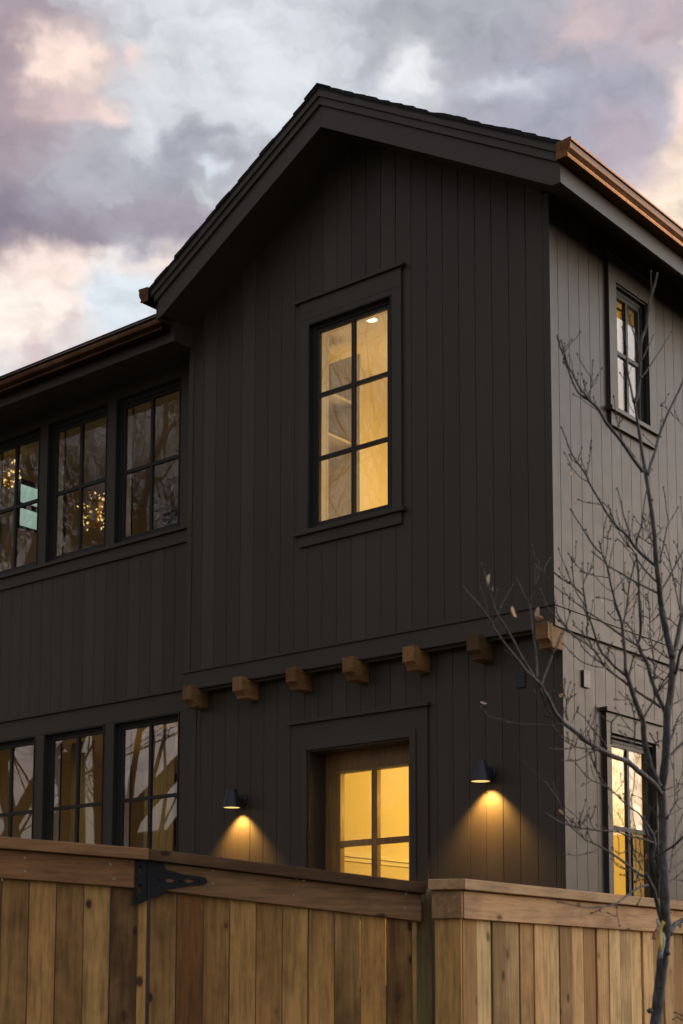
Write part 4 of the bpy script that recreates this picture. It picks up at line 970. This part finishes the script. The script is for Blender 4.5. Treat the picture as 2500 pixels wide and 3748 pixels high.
# --- right side of the trunk
limb(K3, [(1445, 640), (1480, 540), (1510, 400), (1540, 250), (1575, 90)], .0078, .0060, .15, .5, mb=BR)
limb(K3, [(1470, 860), (1500, 760), (1530, 600), (1580, 500)], .0050, .0036, -.1, .5, mb=BR)
limb(K3, [(1440, 1190), (1500, 1160), (1600, 1100)], .0030, .0022, .2); limb(K3, [(1440, 850), (1520, 780), (1600, 720)], .0028, .002, .2)
limb(K3, [(1395, 1800), (1450, 1750), (1500, 1690), (1600, 1600)], .0044, .0036, .1, .6, mb=BR)
limb(K3, [(1410, 1620), (1440, 1560), (1480, 1430), (1520, 1330), (1580, 1250)], .0046, .0014, .25, 1.3, mb=BR); limb(K3, [(1440, 1480), (1490, 1430), (1590, 1370)], .0016, .001, .2)
limb(K3, [(1400, 340), (1460, 270), (1520, 160)], .0015, .001, .2); limb(K3, [(1400, 300), (1350, 190), (1290, 100)], .0015, .001, -.1); limb(K3, [(1500, 290), (1430, 220), (1370, 195)], .0018, .0012, .1)
limb(K3, [(1300, 1690), (1250, 1620), (1200, 1540)], .0014, .001, 0); limb(K3, [(1330, 1600), (1260, 1625), (1180, 1650)], .0014, .001, 0); limb(K3, [(1290, 1680), (1280, 1600), (1275, 1530)], .0012, .001, 0)
limb(K3, [(1350, 560), (1290, 670), (1250, 800), (1230, 1000)], .0014, .001, .1); limb(K3, [(1390, 640), (1340, 560), (1325, 440)], .0016, .0012, .1, 1.4)
# --- the long low branch to the left
limb(K4, [(1310, 640), (1260, 560), (1180, 480), (1040, 370), (920, 270), (780, 220), (620, 140), (500, 60), (400, 0)], .0076, .0062, -.5, .35, mb=BR)
limb(K3, [(440, 1590), (330, 1500), (200, 1400), (150, 1340), (110, 1290), (75, 1230), (50, 1170), (0, 1060)], .0058, .0040, -.7, .4, mb=BR, d0=-.48)
limb(K6, [(1150, 2030), (1090, 1960), (1050, 1860), (1000, 1680), (980, 1600)], .0034, .0022, -.75, .3, d0=-.62)
limb(K6, [(1110, 1820), (1060, 1740), (1020, 1660), (940, 1580), (820, 1470), (740, 1360), (640, 1240), (500, 1060), (440, 970), (390, 900), (350, 800), (270, 700), (200, 600), (110, 500), (0, 380)], .0036, .0012, -1.0, .6, d0=-.7)
limb(K6, [(940, 1580), (850, 1430), (740, 1250), (640, 1050), (530, 870), (450, 740), (400, 640), (360, 500), (330, 400), (280, 240), (230, 80)], .0030, .0011, -.9, .7, d0=-.72)
limb(K6, [(365, 820), (360, 690), (345, 560), (340, 440)], .0018, .001, -.9, d0=-.85)
limb(K6, [(960, 1560), (958, 1420), (950, 1300), (935, 1150), (910, 1000), (885, 780), (865, 600), (800, 480), (740, 340), (700, 270)], .0030, .0011, -.6, .7, d0=-.7)
limb(K6, [(860, 560), (900, 420), (925, 300), (940, 90)], .0014, .0008, -.6, d0=-.62)
limb(K6, [(1025, 1650), (1060, 1530), (1100, 1440), (1150, 1300), (1200, 1180), (1250, 1050), (1300, 930)], .0026, .0014, -.55, .6, d0=-.72)
limb(K6, [(1440, 1000), (1330, 880), (1200, 740), (1110, 640), (1060, 530), (1010, 410)], .0020, .0011, -.5, .8, d0=-.35)
limb(K6, [(1440, 510), (1310, 440), (1200, 350), (1100, 240), (1020, 130), (960, 100)], .0016, .0008, -.3, .6, d0=-.2)
limb(K6, [(1310, 2170), (1100, 2190), (900, 2180), (750, 2170), (600, 2150), (480, 2110), (370, 2090), (280, 2030), (220, 1960)], .0022, .0009, -.8, .8, d0=-.6)
limb(K6, [(1440, 2400), (1300, 2330), (1200, 2230), (1160, 2160)], .0014, .0009, -.6, d0=-.5); limb(K6, [(1200, 2090), (1150, 2085), (1100, 2070)], .0018, .0013, -.6, d0=-.6)
limb(K3, [(245, 1370), (225, 1250), (232, 1150), (205, 1050), (210, 920)], .0022, .0011, -.6, 1.2, d0=-.55); limb(K3, [(232, 1150), (280, 1110), (322, 1080)], .0012, .0008, -.6, d0=-.55); limb(K3, [(200, 1110), (170, 1080), (100, 1040)], .0018, .001, -.6, d0=-.55)
limb(K3, [(290, 1400), (330, 1300), (355, 1240)], .0012, .0008, -.5, d0=-.5); limb(K3, [(240, 1360), (215, 1310), (200, 1250)], .0012, .0009, -.5, d0=-.5)
limb(K3, [(700, 1690), (640, 1600), (560, 1500), (480, 1400), (430, 1330), (370, 1285)], .0022, .0010, -.6, d0=-.45); limb(K3, [(545, 1700), (560, 1580), (580, 1450)], .0012, .0008, -.5, d0=-.5)
limb(K3, [(720, 1750), (610, 1700), (480, 1695), (330, 1670), (200, 1590), (120, 1500), (80, 1440)], .0026, .0010, -.7, d0=-.4); limb(K3, [(330, 1680), (210, 1700), (60, 1690)], .0016, .0010, -.7, d0=-.6); limb(K3, [(330, 1670), (345, 1610), (355, 1560)], .0012, .0009, -.6, d0=-.6)
limb(K3, [(600, 1700), (500, 1750), (430, 1790), (350, 1830), (270, 1832), (190, 1830)], .0020, .0010, -.6, d0=-.5); limb(K3, [(540, 1720), (510, 1640), (480, 1520)], .0018, .0012, -.5, 1.3, d0=-.5)
# --- lower level
limb(K4, [(1300, 940), (1240, 860), (1190, 800), (1120, 730), (1040, 670), (900, 650)], .0022, .0010, .1)
limb(K4, [(1160, 1130), (1140, 1040), (1115, 960), (1060, 870), (940, 790), (830, 680), (730, 590), (620, 530), (520, 490), (440, 420), (350, 310)], .0030, .0011, -.5, .9, d0=-.1)
limb(K4, [(520, 500), (470, 520), (415, 545)], .0012, .0009, -.5, d0=-.4); limb(K4, [(735, 600), (670, 530), (620, 460), (590, 400), (555, 330), (510, 190)], .0024, .0012, -.4, 1.2, d0=-.35)
limb(K4, [(800, 620), (850, 560), (900, 470)], .0014, .0009, -.4, d0=-.35); limb(K4, [(820, 640), (860, 690), (900, 700)], .0016, .0012, -.4, d0=-.35)
limb(K4, [(1310, 1240), (1200, 1195), (1100, 1160), (950, 1130), (840, 1090), (740, 1075), (560, 1060), (440, 1045), (360, 1030), (190, 985), (90, 930), (0, 870)], .0034, .0012, -.7, .9)
limb(K4, [(370, 1035), (290, 950), (200, 870), (150, 760), (100, 660), (0, 530)], .0020, .0009, -.75, d0=-.5); limb(K4, [(380, 1020), (430, 970), (472, 910)], .0014, .0009, -.5, d0=-.5); limb(K4, [(565, 1060), (520, 1000), (498, 930)], .0016, .0011, -.5, d0=-.4)
limb(K4, [(730, 1070), (650, 1030), (590, 1010)], .001, .0008, -.4, d0=-.35); limb(K4, [(400, 1060), (380, 1000), (365, 960)], .0018, .0016, -.5, d0=-.5)
limb(K4, [(1170, 1610), (1060, 1560), (920, 1450), (830, 1385), (750, 1330), (600, 1240), (520, 1200), (450, 1170), (350, 1080), (280, 1020), (230, 950)], .0040, .0013, -.75, .8, d0=-.1)
limb(K4, [(600, 1275), (540, 1310), (470, 1330), (400, 1345), (330, 1350), (230, 1340)], .0014, .0008, -.6, d0=-.45); limb(K4, [(530, 1200), (500, 1150), (478, 1100)], .0014, .0010, -.5, d0=-.5); limb(K4, [(460, 1170), (455, 1120), (470, 1060)], .0012, .0009, -.5, d0=-.5)
limb(K4, [(1060, 1560), (930, 1520), (830, 1480), (780, 1430), (770, 1370)], .0018, .0010, -.35, d0=-.25); limb(K4, [(1100, 1600), (1020, 1575), (930, 1590), (860, 1575)], .0014, .0009, -.3, d0=-.2)
limb(K4, [(1100, 1520), (1040, 1400), (960, 1300), (880, 1320), (820, 1330), (760, 1270)], .0018, .0009, -.2, 1.2); limb(K4, [(1180, 1420), (1080, 1340), (990, 1280), (960, 1200)], .0020, .0010, 0, 1.2)
limb(K4, [(1100, 1440), (1080, 1300), (1070, 1180)], .0012, .0008, 0, 1.2); limb(K4, [(1130, 1400), (1050, 1420), (1000, 1400)], .0012, .0008, 0)
limb(K4, [(1300, 1640), (1265, 1560), (1240, 1480), (1215, 1350), (1240, 1250), (1225, 1120), (1170, 1030), (1130, 950), (1120, 900)], .0072, .0026, -.08, .5, mb=BR)
limb(K4, [(1180, 1180), (1130, 1080), (1100, 1000)], .0030, .0020, .1)
limb(K4, [(1190, 820), (1160, 930), (1150, 1050), (1200, 1180)], .0020, .0028, 0)
limb(K5, [(1100, 880), (1060, 840), (1020, 690), (985, 540), (955, 420), (910, 330), (865, 240), (850, 190)], .0072, .0040, -.15, .3, mb=BR)
limb(K5, [(860, 350), (790, 370), (720, 400), (640, 450), (560, 510), (500, 560), (440, 600), (350, 640), (260, 660), (140, 672), (0, 672), (-150, 650), (-400, 600)], .0036, .0013, -.9, .6, mb=BR, d0=-.15)
limb(K5, [(440, 600), (425, 720), (440, 830), (460, 930)], .0016, .0008, -.7, .6, d0=-.5); limb(K5, [(200, 670), (160, 720), (90, 745)], .0012, .0008, -.7, d0=-.7)
limb(K5, [(700, 400), (690, 330), (710, 250)], .0014, .0009, -.4, d0=-.35); limb(K5, [(760, 385), (775, 460), (770, 530), (730, 610)], .0012, .0008, -.3, d0=-.3); limb(K5, [(860, 300), (760, 270), (700, 310), (640, 310), (610, 290)], .0014, .0009, -.2, d0=-.15)
limb(K4, [(1355, 600), (1440, 570), (1500, 545), (1590, 520)], .0026, .0016, .2); limb(K4, [(1390, 930), (1440, 830), (1480, 760), (1520, 710), (1600, 670)], .0026, .0014, .2)
limb(K4, [(1225, 1385), (1300, 1340), (1380, 1290), (1460, 1240), (1600, 1110)], .0034, .0028, -.35, .5, d0=-.05); limb(K4, [(1235, 1105), (1270, 1070), (1310, 1040)], .0020, .0012, .1)
limb(K4, [(1395, 1545), (1470, 1480), (1590, 1400)], .0030, .0024, .3, .5); limb(K4, [(1385, 1700), (1430, 1640), (1480, 1625), (1600, 1650)], .0030, .0014, .25); limb(K4, [(1390, 910), (1480, 850), (1600, 790)], .0018, .0012, .2)
limb(K4, [(1420, 1540), (1440, 1350), (1480, 1100), (1560, 900)], .0014, .001, .3, 1.2, d0=.2); limb(K4, [(1480, 760), (1470, 560), (1460, 320)], .0012, .0009, .3, 1.2, d0=.2); limb(K4, [(1400, 680), (1500, 640), (1570, 530)], .0014, .001, .2)
limb(K4, [(1460, 1270), (1540, 1130), (1600, 1000)], .0016, .001, .2); limb(K4, [(1390, 1430), (1480, 1330), (1600, 1180)], .0018, .0012, .2)
limb(K5, [(1190, 1050), (1215, 1000), (1250, 930), (1290, 900), (1380, 850), (1480, 800)], .0078, .0060, .15, .2, mb=BR)
limb(K5, [(1230, 2290), (1290, 2250), (1400, 2330)], .002, .0015, .1); limb(K5, [(1400, 2260), (1330, 2210), (1260, 2190)], .0014, .001, .1)
# knobs on the trunk
for (px, py, r) in ((2378, 3700, .013), (2446, 3490, .010), (2440, 3398, .010), (2450, 3340, .008)):
    c = at(px, py, DT-.012); BR.lathe([(.0005, -r*.9), (r*.7, -r*.5), (r, 0), (r*.7, r*.6), (.0005, r)], c, 10)
BR.build('branches', 'bark', TREE, smooth=True); TW.build('twigs', 'twig_bark', TREE, smooth=True)
for a in ((1787, 2120, 5.5, .016), (1804, 2155, 5.5, .009), (1880, 2240, 5.7, .017), (1968, 2247, 5.8, .019), (1974, 2262, 5.8, .016), (2054, 2545, 5.8, .011), (1771, 2573, 5.5, .010), (2091, 1735, 6.0, .010), (2105, 1843, 6.0, .006), (2107, 2087, 6.1, .008), (2368, 1943, 6.2, .014), (2386, 2095, 6.2, .008), (2057, 2972, 5.9, .012), (2203, 2195, 6.0, .008), (2365, 3135, 6.1, .010)): leafb(*a)
LV.build('dry_leaves', 'dry_leaf', TREE, recalc=False)
place_base(TREE, (tp[0].x, tp[0].y, 0))

# ribbon tied round the trunk
rib = thing('ribbon', 'yellow and red plastic ribbon tied to the young tree trunk', 'ribbon')
def strip(pts, wd, m, name, dist):
    mb = MB(); vs = []
    for i, p in enumerate(pts):
        q = at(*K5(p), dist-.004*math.sin(i*1.3)); a = RGT*wd*(1+.15*math.sin(i*2)); vs.append((mb.bm.verts.new(q-a), mb.bm.verts.new(q+a)))
    for (a, b), (c, d) in zip(vs, vs[1:]): mb.bm.faces.new((a, b, d, c))
    o = mb.build(name, m, rib, smooth=True, recalc=False); md = o.modifiers.new('s', 'SOLIDIFY'); md.thickness = .0015
strip([(1105, 855), (1100, 890), (1075, 930), (1055, 980), (1052, 1080), (1055, 1180), (1057, 1295)], .0075, 'ribbon_yellow', 'band', DT-.035)
strip([(1075, 1030), (1095, 1120), (1090, 1220), (1060, 1330), (1045, 1410)], .008, 'ribbon_pale', 'tail', DT-.028)
strip([(1080, 900), (1020, 960), (990, 1020), (965, 1080), (955, 1135)], .008, 'ribbon_red', 'tail', DT-.030)
strip([(1000, 830), (1010, 900), (1020, 960)], .004, 'ribbon_pale', 'tail', DT-.03)
place_base(rib, tuple(at(*K5((1100, 860)), DT)))

# ------------------------------------------------------------------ big bare trees mirrored in the glass
def tree_mesh(seed, H, levels=5, spread=.5, rmin=.0016):
    rr = random.Random(seed); T0 = MB(); C0 = MB()
    def grow(p, d, L, r, lv, mb):
        n = 3; pts = [p]; dd = d.copy(); rs_ = [r]
        for k in range(n):
            dd = (dd+Vector((rr.gauss(0, .11), rr.gauss(0, .11), rr.gauss(.03, .07)))).normalized(); pts.append(pts[-1]+dd*L/n); rs_.append(max(r*(1-.42*(k+1)/n), rmin))
        mb.tube(pts, rs_, 7 if lv == 0 else (4 if lv < 3 else 3), cap=False)
        if lv >= levels: return
        kids = 3 if lv < 2 else rr.choice((3, 3, 4))
        for k in range(kids):
            i = n if k == 0 else rr.choice((1, 2, 2, 3)); ax = dd.orthogonal().normalized(); ax.rotate(Matrix.Rotation(rr.uniform(0, 6.28), 3, dd))
            ang = rr.uniform(.15, .4) if k == 0 else rr.uniform(.4, 1.0)*spread*1.6
            nd = dd.copy(); nd.rotate(Matrix.Rotation(ang, 3, ax)); nd.z = nd.z*.9+.12; nd.normalize()
            grow(pts[i], nd, L*rr.uniform(.62, .82), rs_[i]*(.78 if k == 0 else rr.uniform(.45, .65)), lv+1, C0)
    grow(Vector((0, 0, -.1)), Vector((.05, .02, 1)).normalized(), H*.30, H*.020, 0, T0)
    return T0, C0
def bare_tree(seed, H, loc, label, levels=7, rmin=.0016):
    t = thing('bare_tree', label, 'tree', 'bare trees mirrored in the window panes'); a, b = tree_mesh(seed, H, levels, rmin=rmin)
    a.build('trunk', 'far_bark', t, smooth=True, recalc=False); b.build('crown', 'far_bark', t, recalc=False); t.location = loc; return t
def copy_tree(o, loc, rz, sc, label):
    c = o.copy(); COL.objects.link(c); c.location = loc; c.rotation_euler.z = rz; c.scale = (sc,)*3; c['label'] = label
    for ch in o.children: d = ch.copy(); COL.objects.link(d); d.parent = c
T1 = bare_tree(5, 21, (-13.0, -7.5, 0), 'tall bare tree mirrored in the wing windows nearest the gable')
T2 = bare_tree(9, 20, (-17, -10, 0), 'bare tree mirrored in the middle wing windows')
copy_tree(T1, (-20.5, -8.5, 0), 2.1, 1.0, 'bare tree mirrored at the left of the wing windows')
copy_tree(T2, (-11.5, -13, 0), 4.0, .95, 'bare tree mirrored in the tall upper gable window')
copy_tree(T1, (-15.5, -15, 0), 1.0, 1.0, 'bare tree mirrored behind the others in the gable window')
copy_tree(T2, (-25, -13, 0), .5, 1.1, 'farthest bare tree mirrored in the wing windows')
T4 = bare_tree(31, 10, (-11.2, -5.6, 0), 'fine-twigged small bare tree mirrored in the ground-floor wing windows')
copy_tree(T4, (-14.6, -7.4, 0), 2.2, 1.1, 'second fine-twigged small bare tree mirrored in the ground-floor wing windows')
copy_tree(T4, (-9.0, -7.6, 0), 4.2, 1.2, 'fine-twigged small bare tree mirrored in the gable window')
T3 = bare_tree(14, 8.5, (9.0, 17.5, 0), 'small bare tree mirrored against bright sky in the side window', 6, .004)
copy_tree(T3, (12.0, 20, 0), 2.0, .9, 'second small bare tree mirrored in the side window')
NH = thing('neighbour_house', 'low neighbouring house mirrored at the foot of the side window', 'house')
m = MB(); m.box(6, 20, 24, 32, 0, 3.4); m.build('wall', 'far_house_paint', NH)
m = MB(); m.poly_prism([(5.6, 23.6, 3.4), (5.6, 32.4, 3.4), (5.6, 28, 5.7)], [(20.4, 23.6, 3.4), (20.4, 32.4, 3.4), (20.4, 28, 5.7)]); m.build('roof', 'shingle', NH)
m = MB(); m.box(8.0, 9.2, 23.97, 23.995, 1.0, 2.2); m.build('window', 'black_metal', NH)
place_base(NH, (13, 28, 0))
AH = thing('house_across_street', 'dark gabled house across the road mirrored low in the wing windows', 'house')
m = MB(); m.box(-30, -19, -27, -20, 0, 3.2); m.build('wall', 'far_house_paint', AH)
m = MB(); m.poly_prism([(-30.5, -19.6, 3.2), (-30.5, -27.4, 3.2), (-30.5, -23.5, 6.4)], [(-18.6, -19.6, 3.2), (-18.6, -27.4, 3.2), (-18.6, -23.5, 6.4)]); m.build('roof', 'shingle', AH)
m = MB(); m.box(-25, -23.8, -19.995, -19.97, 1.0, 2.3); m.build('window', 'black_metal', AH)
place_base(AH, (-24.5, -23.5, 0))
